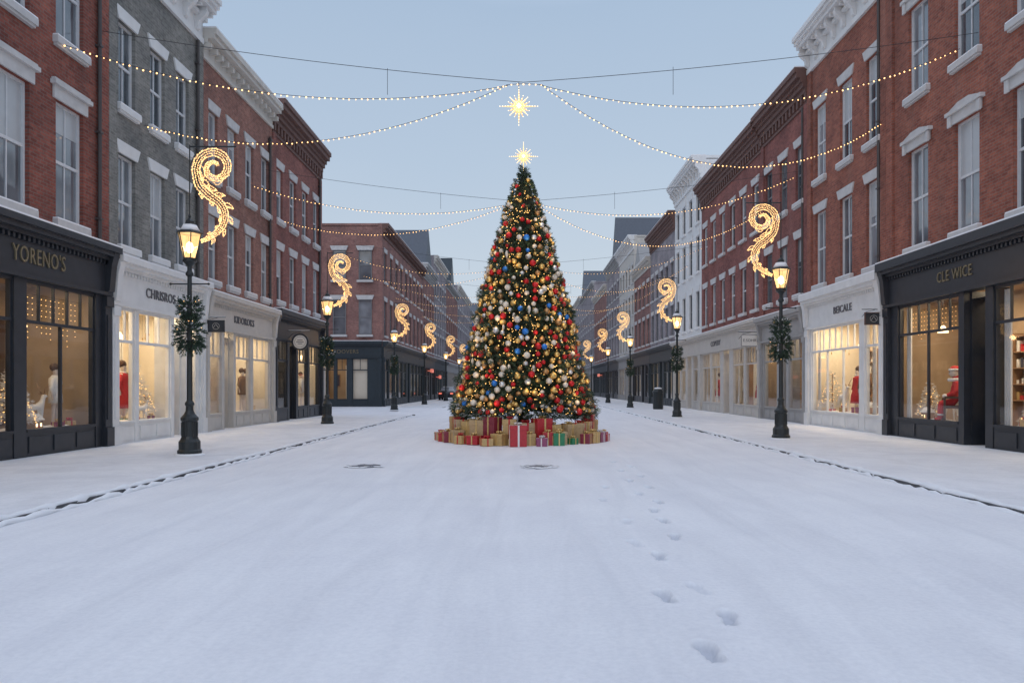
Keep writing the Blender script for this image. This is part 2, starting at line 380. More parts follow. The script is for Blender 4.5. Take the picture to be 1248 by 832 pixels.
def walk(name,x0,x1,y0,y1,kerbx):
    mb=MB();mb.box(x0,x1,y0,y1,-.3,.06)
    obj(name,(mb,M['walk']),kind='structure')
    k=MB();y=y0;d=.09 if kerbx>0 else -.09
    while y<min(y1,130):
        l=1.1;j=U(-.006,.006)
        e_=kerbx+d+.05*(1 if d>0 else -1)
        k.box(min(kerbx+j,e_),max(kerbx+j,e_),y+.01,y+l-.01,-.3,.050+U(-.006,.004));y+=l
    obj(name.replace('pavement','kerb'),(k,M['kerb']),kind='structure')
    s=MB();y=y0;pts=[];s2=MB();p2=[]
    while y<min(y1,110):
        pts.append((kerbx+d*.75+U(-.025,.02),y,.045+U(-.008,.012)))
        p2.append((kerbx-(.03 if d>0 else -.03)+U(-.015,.015),y,-.008+U(-.012,.03)));y+=.18
    s.tube(pts,[.058+U(-.02,.02) for _ in pts],6);s2.tube(p2,[.035+U(-.018,.022) for _ in p2],6)
    obj('snow_lip',(s,M['cap'],True),kind='structure');obj('snow_lip',(s2,M['cap'],True),kind='structure')
walk('pavement',XL-14,KL-.14,-6,40.3,KL)
walk('pavement',XL-14,KL-.14,56.2,300,KL)
walk('pavement',KR+.14,XR+14,-6,300,KR)

def manhole(x,y):
    mb=MB();mb.lathe([(.33,-.05),(.33,.005),(.31,.008),(.01,.008)],28)
    o=obj('manhole_cover',(mb,M['cover']),loc=(x,y,.014),label='round dark iron manhole cover in the snowy street',cat='manhole cover',group='manhole covers')
    s=MB()
    for i in range(30):
        a=U(0,2*pi);r=U(.2,.38);s.ball((r*math.cos(a),r*math.sin(a),.004),U(.04,.09),1,sc=(1.5,1,.07))
    obj('snow_dusting',(s,M['cap'],True),o)
manhole(-3.2,14.8);manhole(.31,14.7)

# ------------------------------------------------------------------ text
def text_mesh(s,size,mat,ext=.015,space=1.0,width=None):
    c=bpy.data.curves.new('t','FONT');c.body=s;c.size=size;c.extrude=ext;c.align_x='CENTER';c.align_y='CENTER';c.space_character=space;c.resolution_u=3
    o=bpy.data.objects.new('t',c);COL.objects.link(o);bpy.context.view_layer.update()
    dg=bpy.context.evaluated_depsgraph_get()
    me=bpy.data.meshes.new_from_object(o.evaluated_get(dg));bpy.data.objects.remove(o)
    if width:
        xx=[q.co.x for q in me.vertices];me.transform(Matrix.Scale(width/(max(xx)-min(xx)),4,(1,0,0)))
    me.transform(Matrix.Rotation(pi/2,4,'X'));me.materials.clear();me.materials.append(mat);me.name='lettering'
    return me

# ------------------------------------------------------------------ building kit
WT={};BL={}
def window(w_,h,style,fr,li,parent,loc,rz=0,simple=False):
    key=(round(w_,2),round(h,2),style,fr,li,simple)
    if key in WT:
        o=dup(WT[key],parent,loc,rz)
    else:
        mb=MB();y0,y1=.10,.18;t=.06
        mb.box(-w_/2,-w_/2+t,y0,y1,0,h);mb.box(w_/2-t,w_/2,y0,y1,0,h)
        mb.box(-w_/2+t,w_/2-t,y0+.003,y1,0,t);mb.box(-w_/2+t,w_/2-t,y0+.003,y1,h-t,h)
        mb.box(-w_/2+t,w_/2-t,y0+.012,y1-.01,h*.5-.035,h*.5+.035)
        if not simple:
            mb.box(-.015,.015,y0+.02,y1-.012,h*.5+.035,h-t)
            mb.box(-.015,.015,y0+.03,y1-.012,t,h*.5-.035)
        P=MB()
        P.box(-w_/2+.02,w_/2-.02,.155,.165,.02,h-.02)
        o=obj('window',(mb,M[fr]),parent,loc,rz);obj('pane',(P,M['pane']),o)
        s=MB();s.box(-w_/2-.12,w_/2+.12,-.13,.11,-.16,-.004)
        if not simple: s.box(-w_/2-.08,w_/2+.08,-.09,.0,-.22,-.162)
        obj('sill',(s,M[li]),o)
        if not simple:
            sn=MB();sn.box(-w_/2-.11,w_/2+.11,-.125,.09,-.003,.03);obj('sill_snow',(sn,M['cap']),o)
        l=MB()
        if style=='flat':
            b=len(l.v);a_=w_/2+.06;c_=w_/2+.2
            l.v+=[(-a_,-.05,h+.003),(a_,-.05,h+.003),(c_,-.05,h+.34),(-c_,-.05,h+.34),(-a_,.09,h+.003),(a_,.09,h+.003),(c_,.09,h+.34),(-c_,.09,h+.34)]
            for q in [(0,1,2,3),(7,6,5,4),(0,3,7,4),(1,5,6,2),(3,2,6,7),(0,4,5,1)]: l.f.append(tuple(b+k for k in q));l.m.append(0)
        elif style=='cap':
            l.box(-w_/2-.12,w_/2+.12,-.05,.09,h+.003,h+.30)
            l.box(-w_/2-.2,w_/2+.2,-.13,.0,h+.302,h+.40)
            l.box(-w_/2-.16,w_/2+.16,-.09,.0,h+.402,h+.46)
        elif style=='ped':
            l.box(-w_/2-.12,w_/2+.12,-.06,.09,h+.003,h+.26)
            l.prism([(-.14,0),(0,0),(0,.1),(-.14,.1)],-w_/2-.24,w_/2+.24)
            for i in range(len(l.v)-8,len(l.v)): l.v[i]=(l.v[i][0],l.v[i][1],l.v[i][2]+h+.262)
            for sx in (-1,1):
                l.box(sx*(w_/2+.10)-.07,sx*(w_/2+.10)+.07,-.11,-.062,h-.05,h+.25)
            b=len(l.v);l.v+=[(-w_/2-.2,-.1,h+.364),(w_/2+.2,-.1,h+.364),(0.25,-.1,h+.5),(-.25,-.1,h+.5),(-w_/2-.2,0,h+.364),(w_/2+.2,0,h+.364),(.25,0,h+.5),(-.25,0,h+.5)]
            for q in [(0,1,2,3),(7,6,5,4),(0,3,7,4),(1,5,6,2),(3,2,6,7),(0,4,5,1)]: l.f.append(tuple(b+k for k in q));l.m.append(0)
        obj('lintel',(l,M[li]),o)
        WT[key]=o
    if not simple and R()<.5:
        d=random.choice([.25,.4,.5,.3])*h
        bk=(key,d)
        if bk not in BL:
            q=MB();q.box(-w_/2+.05,w_/2-.05,.146,.152,h-d,h-.05);BL[bk]=q.mesh('blind',M['blind'])
        obj('blind',BL[bk],o)
    return o

def cornice(W,H,style,parent):
    mb=MB()
    a,b=.012,W-.012
    if style=='white':
        mb.box(a,b,-.10,.3,H-1.45,H-1.25);mb.box(a,b,-.05,.3,H-1.25,H-.72)
        mb.box(a,b,-.22,.3,H-.72,H-.58);mb.box(a,b,-.52,.3,H-.45,H-.3);mb.box(a,b,-.62,.3,H-.3,H-.16);mb.box(a,b,-.70,.3,H-.16,H)
        n=max(3,int(W/.42))
        for i in range(n+1):
            x=a+.1+(b-a-.2)*i/n
            mb.box(x-.06,x+.06,-.42,-.05,H-.58,H-.452)
            if i%2==0:
                mb.prism([(-.051,H-1.22),(-.16,H-1.15),(-.2,H-.9),(-.40,H-.72),(-.46,H-.59),(-.051,H-.59)],x-.09,x+.09)
    elif style=='cream':
        mb.box(a,b,-.08,.3,H-1.0,H-.86);mb.box(a,b,-.04,.3,H-.86,H-.5)
        mb.box(a,b,-.2,.3,H-.5,H-.36);mb.box(a,b,-.42,.3,H-.36,H-.2);mb.box(a,b,-.5,.3,H-.2,H)
        n=int(W/.5)
        for i in range(n+1):
            x=a+.08+(b-a-.16)*i/n
            mb.box(x-.06,x+.06,-.3,-.04,H-.68,H-.503)
    else:
        mb.box(a,b,-.06,.3,H-1.5,H-1.38)
        for k,(z0,z1,y) in enumerate([(1.0,.8,.14),(.8,.6,.24),(.6,.42,.34),(.42,.2,.5),(.2,0,.58)]):
            mb.box(a,b,-y,.3,H-z0,H-z1)
        n=int(W/.45)
        for i in range(n+1):
            x=a+.1+(b-a-.2)*i/n
            mb.box(x-.09,x+.09,-.12,0,H-1.36,H-1.002)
    return mb

def storefront(parent,W,mat,bays,zf0,zf1,zc,text=None,tmat='gold',tsize=.4,tu=None,tw=None,loc=(0,0,0),rz=0,room='room',power=30,detail=True,roomd=2.4,lightcol=(1,.78,.5),lw=.9):
    m=MB();a,b=.02,W-.02
    for (p,q) in ((a,a+.3),(b-.3,b)):
        m.box(p,q,-.16,.2,0,zf0)
        m.box(p-.0+.001,q+.03,-.21,-.161,0.0,.55);m.box(p+.001,q+.03,-.20,-.161,zf0-.28,zf0-.02)
        m.box(p+.07,q-.07,-.185,-.161,.75,zf0-.5)
    m.box(a,b,-.12,.2,zf0+.001,zf1)
    m.box(a+.001,b-.001,-.19,-.121,zf0+.002,zf0+.09)
    m.box(a,b,-.24,.2,zf1+.001,zf1+.09);m.box(a,b,-.36,.2,zf1+.09,zf1+.2);m.box(a,b,-.44,.2,zf1+.2,zc)
    if detail:
        x=a+.1
        while x<b-.1:
            m.box(x,x+.07,-.19,-.121,zf1-.10,zf1-.002);x+=.16
        for s_ in (a+.02,b-.26):
            m.prism([(-.122,zf0+.05),(-.24,zf0+.12),(-.30,zf1-.12),(-.38,zf1+.19),(-.122,zf1+.19)],s_,s_+.24)
    sf=obj('storefront',None,parent,loc,rz)
    tz=zf0-.95
    cur=a+.3
    for (u0,u1,k) in bays:
        if u0-cur>.01: m.box(cur,u0,-.07,.12,0,zf0)
        if k=='win':
            m.box(u0,u1,-.05,.10,0,.60);m.box(u0,u1,-.09,.12,.60,.66)
            nb=max(1,round((u1-u0)/1.0))
            for i in range(nb):
                p=u0+(u1-u0)*i/nb+.08;q=u0+(u1-u0)*(i+1)/nb-.08
                m.box(p,q,-.075,-.051,.14,.5)
            m.box(u0,u1,-.03,.06,tz,tz+.07)
            m.box(u0,u1,-.03,.06,zf0-.08,zf0)
            m.box(u0,u0+.05,-.02,.055,.66,zf0-.08);m.box(u1-.05,u1,-.02,.055,.66,zf0-.08)
            nm=max(2,round((u1-u0)/.55))
            for i in range(1,nm):
                x=u0+(u1-u0)*i/nm;m.box(x-.018,x+.018,-.01,.05,tz+.07,zf0-.08)
            if u1-u0>1.9:
                nn=round((u1-u0)/1.35)
                for i in range(1,nn):
                    x=u0+(u1-u0)*i/nn;m.box(x-.028,x+.028,-.015,.055,.66,tz)
            G=MB();G.poly([(u0+.01,.02,.62),(u1-.01,.02,.62),(u1-.01,.02,zf0-.02),(u0+.01,.02,zf0-.02)])
            obj('shop_window',(G,M['glass']),sf)
        else:
            r=.55
            m.box(u0,u0+.04,.12,r,0,zf0);m.box(u1-.04,u1,.12,r,0,zf0)
            m.box(u0+.04,u1-.04,r-.05,r+.02,2.55,2.66)
            m.box(u0+.04,u1-.04,.12,r+.02,zf0-.2,zf0-.19)
            D=MB();x0,x1=u0+.05,u1-.05
            D.box(x0,x0+.12,r-.04,r,.08,2.53);D.box(x1-.12,x1,r-.04,r,.08,2.53);D.box(x0+.12,x1-.12,r-.038,r-.002,2.38,2.53);D.box(x0+.12,x1-.12,r-.038,r-.002,.08,.75)
            D.box(x0+.2,x1-.2,r-.055,r-.039,.2,.62)
            d=obj('door',(D,mat if mat!=M['white'] else M['wood']),sf)
            H=MB();H.tube([(x0+.07,r-.05,1.0),(x0+.07,r-.1,1.02),(x0+.07,r-.1,1.3),(x0+.07,r-.05,1.32)],.012,6);obj('handle',(H,M['gold'],True),d)
            G=MB();G.poly([(x0+.1,r-.02,.7),(x1-.1,r-.02,.7),(x1-.1,r-.02,2.4),(x0+.1,r-.02,2.4)])
            G.poly([(x0,r-.02,2.66),(x1,r-.02,2.66),(x1,r-.02,zf0-.2),(x0,r-.02,zf0-.2)])
            obj('door_glass',(G,M['glass']),d)
        cur=u1
    if b-.3-cur>.01: m.box(cur,b-.3,-.07,.12,0,zf0)
    obj('shop_frame',(m,mat),sf)
    sn=MB();sn.box(a+.01,b-.01,-.43,-.01,zc+.001,zc+.045)
    obj('snow_cap',(sn,M['cap']),sf)
    if text:
        me=text_mesh(text,tsize,M[tmat],space=1.1,width=tw);obj('sign_lettering',me,sf,loc=(tu if tu is not None else W/2,-.136,(zf0+zf1)/2+.04))
    r=MB();x0,x1,y0,y1,z0,z1=.15,W-.15,.22,roomd,.02,zf0+.25
    r.poly([(x0,y0,z0),(x1,y0,z0),(x1,y1,z0),(x0,y1,z0)]);r.poly([(x0,y0,z1),(x1,y0,z1),(x1,y1,z1),(x0,y1,z1)])
    r.poly([(x0,y1,z0),(x1,y1,z0),(x1,y1,z1),(x0,y1,z1)]);r.poly([(x0,y0,z0),(x0,y1,z0),(x0,y1,z1),(x0,y0,z1)]);r.poly([(x1,y0,z0),(x1,y1,z0),(x1,y1,z1),(x1,y0,z1)])
    for (u0,u1,k) in bays:
        if k=='win':
            r.box(u0-.02,u1+.02,.13,1.35,.05,.58,1)
            if R()<.5:
                for i in range(5): r.box(u0+.03+i*.05,u0+.07+i*.05,.2+.02*(i%2),.24+.02*(i%2),.6,zf0-.1,1)
    x=x0+.15
    while x<x1-.5:
        k=min(U(.6,1.2),x1-x-.1);q=R()
        if q<.5:
            for zz in (1.2,1.65,2.1,2.55,3.0): r.box(x,x+k,y1-.3,y1-.01,zz,zz+.03,2)
            r.box(x-.03,x,y1-.3,y1-.01,.1,3.1,2);r.box(x+k,x+k+.03,y1-.3,y1-.01,.1,3.1,2)
            for zz in (1.23,1.68,2.13,2.58):
                xx=x+.04
                while xx<x+k-.12:
                    s_=U(.05,.13);hh=U(.08,.32);r.box(xx,xx+s_,y1-.22,y1-.08,zz,zz+hh,random.choice([1,1,2,3,4,5,6]));xx+=s_+U(.01,.07)
        elif q<.66: r.box(x,x+k,y1-.06,y1-.01,.6,3.3,6)
        elif q<.84:
            r.box(x,x+k*.7,y1-.06,y1-.01,1.6,2.6,2);r.box(x+.06,x+k*.7-.06,y1-.07,y1-.061,1.66,2.54,random.choice([1,3,5]))
        else:
            for j in range(int(k/.07)): r.box(x+j*.07,x+j*.07+.05,y1-.1-.03*(j%2),y1-.06,.6,3.3,1)
        x+=k+U(.1,.4)
    obj('shop_interior',(r,[M[room],M['cwhite'],M['wood'],M['cred'],M['pgold'],M['cnavy'],M['dkwood']],False,False),sf)
    if power:
        nl=2 if (detail and W>5) else 1
        for i in range(nl):
            light('AREA',(W*(i+.5)/nl,.9,zf0+.15),power*W/5/nl,lightcol,W*lw/nl*.7,sf,.6)
    return sf

def building(label,side,Y0,Y1,H,br,ncols,rows,ww,lstyle,fr,li,cst,cmat,sf,simple=False,D=12,group=None,gable=None,X=None,cols=None,sidewin=None,sidesf=None):
    W=Y1-Y0
    if side=='L': root=obj('town_building',None,None,(XL if X is None else X,Y0,0),pi/2)
    elif side=='R': root=obj('town_building',None,None,(XR if X is None else X,Y1,0),-pi/2)
    else: root=obj('town_building',None,None,(X,Y0,0),0)
    root['label']=label;root['category']='building'
    if group: root['group']=group
    tou=(lambda y:y-Y0) if side=='L' else (lambda y:Y1-y)
    zt=sf['zf1']
    if cols: us=sorted(tou(c) for c in cols)
    else: us=[W*(i+.5)/ncols for i in range(ncols)]
    m=MB();a,b=.006,W-.006
    ub=[a]
    for u in us: ub+=[u-ww/2,u+ww/2]
    ub.append(b);zb=[zt]
    for z0,z1 in rows: zb+=[z0,z1]
    zb.append(H)
    for i in range(len(ub)-1):
        for j in range(len(zb)-1):
            if i%2==1 and j%2==1:
                u0,u1,z0,z1=ub[i],ub[i+1],zb[j],zb[j+1]
                m.poly([(u0,0,z0),(u0,.2,z0),(u0,.2,z1),(u0,0,z1)]);m.poly([(u1,0,z0),(u1,0,z1),(u1,.2,z1),(u1,.2,z0)])
                m.poly([(u0,0,z1),(u0,.2,z1),(u1,.2,z1),(u1,0,z1)]);m.poly([(u0,0,z0),(u1,0,z0),(u1,.2,z0),(u0,.2,z0)])
            else: m.poly([(ub[i],0,zb[j]),(ub[i+1],0,zb[j]),(ub[i+1],0,zb[j+1]),(ub[i],0,zb[j+1])])
    sz=zt if sidesf else 0
    m.poly([(a,0,sz),(a,D,sz),(a,D,H),(a,0,H)]);m.poly([(b,0,0),(b,0,H),(b,D,H),(b,D,0)]);m.poly([(a,D,0),(b,D,0),(b,D,H),(a,D,H)])
    if not simple:
        for (p,q) in ((a+.001,a+.38),(b-.38,b-.001)): m.box(p,q,-.07,-.002,zt+.3,H-1.45)
    obj('wall',(m,M[br],False,False),root)
    if not simple:
        dp=MB();xx=W-.46;dp.tube([(xx,-.09,zt+.45),(xx,-.09,H-1.5)],.05,8)
        z=zt+1
        while z<H-1.6: dp.box(xx-.07,xx+.07,-.15,-.0,z,z+.05);z+=2.2
        obj('downpipe',(dp,M['pipe'],False),root)
    rf=MB();rf.box(a,b,.3,D,H-.25,H-.2);obj('roof',(rf,M['cap']),root)
    cm=cornice(W,H,cst,root);obj('cornice',(cm,M[cmat]),root)
    sc=MB();yy={'white':-.69,'cream':-.49,'corbel':-.57}.get(cst,-.23);sc.box(.02,W-.02,yy,.3,H+.001,H+.05);obj('roof_snow',(sc,M['cap']),root)
    for z0,z1 in rows:
        for u in us: window(ww,z1-z0,lstyle,fr,li,root,(u,0,z0),0,simple)
    bays=sorted((min(tou(p),tou(q)),max(tou(p),tou(q)),k) for p,q,k in sf['bays']) if 'bays' in sf else []
    if not bays:
        nb=max(2,round(W/2.4));ww_=(W-.64)/nb
        for i in range(nb): bays.append((.32+ww_*i+.18,.32+ww_*(i+1)-.18,'door' if i==nb//2 and nb>2 else 'win'))
        bays=[(p,q,k) if k=='win' else (p+(q-p)/2-.6,p+(q-p)/2+.6,k) for p,q,k in bays]
    storefront(root,W,M[sf['mat']],bays,sf['zf0'],sf['zf1'],sf['zc'],sf.get('text'),sf.get('tmat','gold'),sf.get('ts',.4),sf.get('tu'),sf.get('tw'),room=sf.get('room','room'),power=sf.get('power',30),detail=not simple,lightcol=sf.get('lc',(1,.80,.53)))
    if gable:
        gh,g0,g1,gm_=gable;r=MB();x0,x1=W*g0,W*g1
        r.v+=[(x0,-.15,H),(x1,-.15,H),((x0+x1)/2,-.1,H+gh),(x0,D,H),(x1,D,H),((x0+x1)/2,D,H+gh)]
        for q in [(0,1,2),(5,4,3),(0,2,5,3),(1,4,5,2)]: r.f.append(q);r.m.append(0)
        obj('gable_roof',(r,M[gm_]),root)
        ch=MB();ch.box(W*.85,W*.85+.8,3,4,H-.2,H+1.8);ch.box(W*.85-.06,W*.85+.86,2.94,4.06,H+1.8,H+1.95);obj('chimney',(ch,M['brE']),root)
    if sidewin:
        for (y,z,h) in sidewin: window(ww,h,lstyle,fr,li,root,(-.17,y,z),-pi/2,simple)
    if sidesf:
        storefront(root,D,M[sf['mat']],sidesf,sf['zf0'],sf['zf1'],sf['zc'],sf.get('stext'),'gold',.42,sf.get('stu'),loc=(-.005,D,0),rz=-pi/2,detail=False,power=24,room='roomd')
    return root
bA=building('dark red brick building with black shopfront and stone window caps','L',9.3,19.3,14.6,'brA',5,[(5.5,8.3),(9.75,12.3)],1.08,'cap','frame','stone','corbel','brown',
  dict(mat='black',zf0=3.95,zf1=4.85,zc=5.2,bays=[(10,12.2,'win'),(12.5,13.5,'door'),(13.8,15.7,'win'),(16.1,18.7,'win')],text="YORENO'S",ts=.50,tu=7.15,tw=1.8,power=42,room='roomd'),cols=[10.6,12.4,14,15.75,17.75])
bB=building('grey green brick building with ornate white shopfront and cornice','L',19.3,25.0,14.6,'brG',3,[(5.4,7.9),(9.2,11.5)],.86,'flat','frame','white','white','white',
  dict(mat='white',zf0=3.75,zf1=4.7,zc=5.05,bays=[(19.8,20.6,'win'),(20.8,22.7,'win'),(22.9,23.7,'door'),(23.9,24.55,'win')],text="CHRISROS",ts=.40,tmat='ink',tu=2.65,tw=1.75,power=110),cols=[20.3,22.0,23.6])
bC=building('brown brick building with cream bracketed cornice and beige shopfront','L',25.0,32.0,13.75,'brC',4,[(5.3,7.6),(8.9,11.2)],.86,'flat','frame','stone','cream','cream',
  dict(mat='taupe',zf0=3.6,zf1=4.5,zc=4.85,bays=[(25.45,26.5,'win'),(26.75,27.6,'door'),(27.8,29.3,'win'),(29.6,31.5,'win')],text="KIDOROKS",ts=.38,tmat='ink',tw=2.0,power=85))
bD=building('dark red brick building with heavy corbelled brick cornice and black shopfront','L',32.0,39.7,14.1,'brD',4,[(5.4,7.7),(9.0,11.3)],.9,'flat','frame','stone','corbel','brown',
  dict(mat='black',zf0=3.7,zf1=4.6,zc=5.0,bays=[(32.5,33.9,'win'),(34.2,35.2,'door'),(35.5,37.1,'win'),(37.4,39.2,'win')],power=55))
bE=building('red brick corner building with dark green shopfront and string cornice','L',57,80,14.2,'brE',9,[(5.6,8.3),(9.8,12.1)],1.0,'flat','dframe','stone','cream','brown',
  dict(mat='dgreen',zf0=3.8,zf1=4.7,zc=5.1,power=22,stext='COOVERS',stu=11.2),simple=True,D=14,sidewin=[(yy,zz,hh) for yy in (1.3,3.3,5.3,7.3) for zz,hh in ((5.6,2.7),(9.8,2.3))],sidesf=[(.6,4.2,'win'),(4.6,8.4,'win'),(9.3,10.3,'win'),(10.5,11.3,'win'),(11.7,12.9,'win')])
rA=building('orange red brick building with black shopfront and pedimented windows','R',11,23.7,16.2,'brR',5,[(5.75,8.7),(10.3,13)],1.1,'ped','frame','stone','white','white',
  dict(mat='black',zf0=4.1,zf1=5.05,zc=5.5,bays=[(19.75,22.95,'win'),(18.6,19.5,'door'),(15.4,18.3,'win'),(12,15,'win')],text="CLE WICE",ts=.42,tu=3.85,tw=1.6,power=85,room='roomd'),cols=[12.6,14.6,17.1,19.5,21.9])
rB=building('orange red brick building with tall white bracketed cornice and white shopfront','R',23.7,30.3,15.8,'brR',3,[(5.6,8.5),(9.8,12.7)],1.0,'flat','frame','stone','white','white',
  dict(mat='white',zf0=3.9,zf1=4.85,zc=5.3,bays=[(24.05,25.2,'win'),(25.6,29.85,'win')],text="BEICALE",ts=.38,tmat='ink',tw=1.5,tu=3.5,power=110),cols=[24.7,26.8,29.1])
rC=building('burgundy brick building with plain brick parapet and dark shopfront','R',30.3,36.2,14.7,'brS',3,[(5.5,7.9),(9.4,11.8)],.95,'flat','dframe','stone','corbel','brown',
  dict(mat='grey',zf0=3.7,zf1=4.5,zc=4.9,bays=[(30.8,32.4,'win'),(32.7,33.6,'door'),(33.9,35.7,'win')],power=45,room='roomd'))
rD=building('long burgundy brick building with grey shopfront and pale lintels','R',36.2,48.5,14.6,'brS',6,[(5.5,7.9),(9.4,11.8)],.95,'flat','frame','stone','corbel','brown',
  dict(mat='taupe',zf0=3.7,zf1=4.6,zc=4.95,power=36,text='COPEBY',tmat='ink',ts=.45,tu=4,tw=2.2),simple=True)
rE=building('tall white stone building with arched cornice','R',48.5,57,16.8,'white',4,[(5.6,8.0),(9.3,11.7),(12.6,14.6)],.95,'flat','dframe','white','white','white',
  dict(mat='taupe',zf0=3.7,zf1=4.6,zc=4.95,power=30),simple=True)
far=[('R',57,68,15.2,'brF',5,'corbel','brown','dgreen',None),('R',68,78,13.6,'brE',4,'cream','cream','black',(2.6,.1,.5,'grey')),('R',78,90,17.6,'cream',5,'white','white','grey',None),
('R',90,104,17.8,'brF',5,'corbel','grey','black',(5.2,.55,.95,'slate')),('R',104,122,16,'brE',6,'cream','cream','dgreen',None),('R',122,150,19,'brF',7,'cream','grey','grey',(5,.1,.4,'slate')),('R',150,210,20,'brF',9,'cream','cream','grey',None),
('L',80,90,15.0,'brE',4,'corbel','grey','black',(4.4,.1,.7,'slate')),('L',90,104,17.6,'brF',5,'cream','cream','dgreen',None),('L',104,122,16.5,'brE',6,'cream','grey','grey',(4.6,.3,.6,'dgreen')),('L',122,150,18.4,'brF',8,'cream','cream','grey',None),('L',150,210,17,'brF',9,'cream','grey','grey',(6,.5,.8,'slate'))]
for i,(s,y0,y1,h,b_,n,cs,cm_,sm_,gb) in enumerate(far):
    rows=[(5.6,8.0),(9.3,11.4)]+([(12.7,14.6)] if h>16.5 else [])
    nm={'brF':'grey brick','brE':'haze-paled red brick','cream':'pale stone'}[b_]
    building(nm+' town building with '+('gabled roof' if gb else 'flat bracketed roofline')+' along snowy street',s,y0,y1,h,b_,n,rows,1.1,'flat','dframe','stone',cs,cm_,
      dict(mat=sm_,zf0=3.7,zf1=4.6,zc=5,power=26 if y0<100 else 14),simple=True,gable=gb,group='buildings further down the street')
building('grey brick building closing the far end of the street','F',230,270,15,'brF',8,[(5.6,8.0),(9.3,11.4)],1.5,'flat','dframe','stone','cream','cream',dict(mat='grey',zf0=3.7,zf1=4.6,zc=5,power=0),simple=True,X=-20)

# ------------------------------------------------------------------ foliage tufts
def tuft(mb,p,d,l,n,spread=.6,wd=.012,m=0):
    d=Vector(d).normalized();p=Vector(p)
    a=d.orthogonal().normalized();c=d.cross(a)
    for i in range(n):
        t=U(0,.75);q=p+d*(l*t)
        an=U(0,2*pi);e=(d*U(.5,1)+(a*math.cos(an)+c*math.sin(an))*spread).normalized()
        s=e.cross(Vector((U(-1,1),U(-1,1),U(-1,1)))).normalized()*wd
        tip=q+e*(l*U(.35,.6))
        k=len(mb.v);mb.v+=[tuple(q-s),tuple(q+s),tuple(tip)];mb.f.append((k,k+1,k+2));mb.m.append(m)

# ------------------------------------------------------------------ christmas tree
TX,TY=0.0,22.4
ZB=.82
def TR(z):
    t=(z-ZB)/(8.2-ZB);t=min(max(t,0),1)
    return 2.02*(1-t)**.80*(1 if t<.93 else 1.05)+.03
tree=obj('christmas_tree',None,None,(TX,TY,0),label='tall decorated christmas tree with warm lights standing in snowy street',cat='christmas tree')
tr=MB();tr.lathe([(.2,0),(.17,.6),(.13,3),(.07,6),(.02,8.15)],10)
obj('trunk',(tr,M['bark'],True),tree)
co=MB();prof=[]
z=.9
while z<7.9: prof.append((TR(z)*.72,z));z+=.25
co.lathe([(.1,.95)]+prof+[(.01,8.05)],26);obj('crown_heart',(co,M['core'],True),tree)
cr_=MB();limbs=MB()
for i in range(9000):
    t=1-math.sqrt(R())
    if i%6==0: t=U(.35,1)
    z=ZB-.05+7.35*t
    an=U(0,2*pi)
    tier=.5+.5*math.sin(z*7.5+2.2*math.sin(an*3)+an*2)
    rr=TR(z)*(.76+.25*R()**.6*(.65+.45*tier))
    rr*=1+.03*math.sin(an*5+z*2.3)
    p=(rr*math.cos(an),rr*math.sin(an),z-.08*R())
    d=(math.cos(an+U(-.5,.5)),math.sin(an+U(-.5,.5)),U(-.4,.3))
    l=.13+.15*(1-t)
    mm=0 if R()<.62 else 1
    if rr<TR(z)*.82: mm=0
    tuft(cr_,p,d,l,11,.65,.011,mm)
    if z<1.2 and R()<.22: tuft(cr_,(p[0],p[1],p[2]+.02),d,l*.8,6,.5,.014,2)
for i in range(420):
    an=U(0,2*pi);rr=1.92*U(.82,1.08);z=U(ZB-.12,ZB+.25)
    d=(math.cos(an),math.sin(an),U(-.25,.2));p=(rr*math.cos(an)*.95,rr*math.sin(an)*.95,z)
    tuft(cr_,p,d,.32,14,.5,.012,0)
    if R()<.4: tuft(cr_,(p[0],p[1],z+.03),d,.28,8,.45,.016,2)
for i in range(70): tuft(cr_,(U(-.07,.07),U(-.07,.07),U(7.6,8.15)),(U(-.7,.7),U(-.7,.7),.8),.22,12,.5,.01,0)
for i in range(150):
    t=1-math.sqrt(R());z=.9+6.8*t;an=U(0,2*pi);r_=TR(z)*U(.85,1.0)
    limbs.tube([(0,0,z+.1),(r_*.5*math.cos(an),r_*.5*math.sin(an),z+.02),(r_*math.cos(an),r_*math.sin(an),z)],[.03,.02,.008],5)
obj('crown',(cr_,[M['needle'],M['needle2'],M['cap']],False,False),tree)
obj('branches',(limbs,M['bark'],True,False),tree,kind='stuff')
tb=MB()
for i in range(2700):
    t=1-math.sqrt(R());z=ZB+7.25*t;an=U(0,2*pi);rr=TR(z)*U(.84,1.01)
    tb.ball((rr*math.cos(an),rr*math.sin(an),z),U(.009,.018),0)
obj('tree_lights',(tb,M['tbulb'],False,False),tree,kind='stuff')
for k in range(34):
    z=1.0+6.6*(k/33)**1.15;an=-pi*(k*.618%1)
    rr=TR(z)*1.06+.08
    light('POINT',(TX+rr*math.cos(an),TY+rr*math.sin(an),z),3.0,(1,.68,.34),.2)  # added fill points outside the foliage, standing in for the tree bulbs' glow
OM={}
for k in ['ored','ogold','owhite','oblue','obronze','osilver']:
    b=MB();b.ball((0,0,0),1,2);b.lathe([(.2,.95),(.2,1.2)],8,m=1)
    OM[k]=b.mesh('bauble',[M[k],M['ogold']],True)
fin=MB();fin.lathe([(.02,-2.2),(.25,-1.7),(.6,-.6),(.7,.1),(.45,.8),(.1,1.2)],10);OM['fin']=fin.mesh('icicle_bauble',M['owhite'],True)
cn={'ored':'shiny red','ogold':'shiny gold','owhite':'pearl white','oblue':'bright blue','obronze':'copper','osilver':'silver','fin':'pale teardrop'}
allo=[]
tries=0
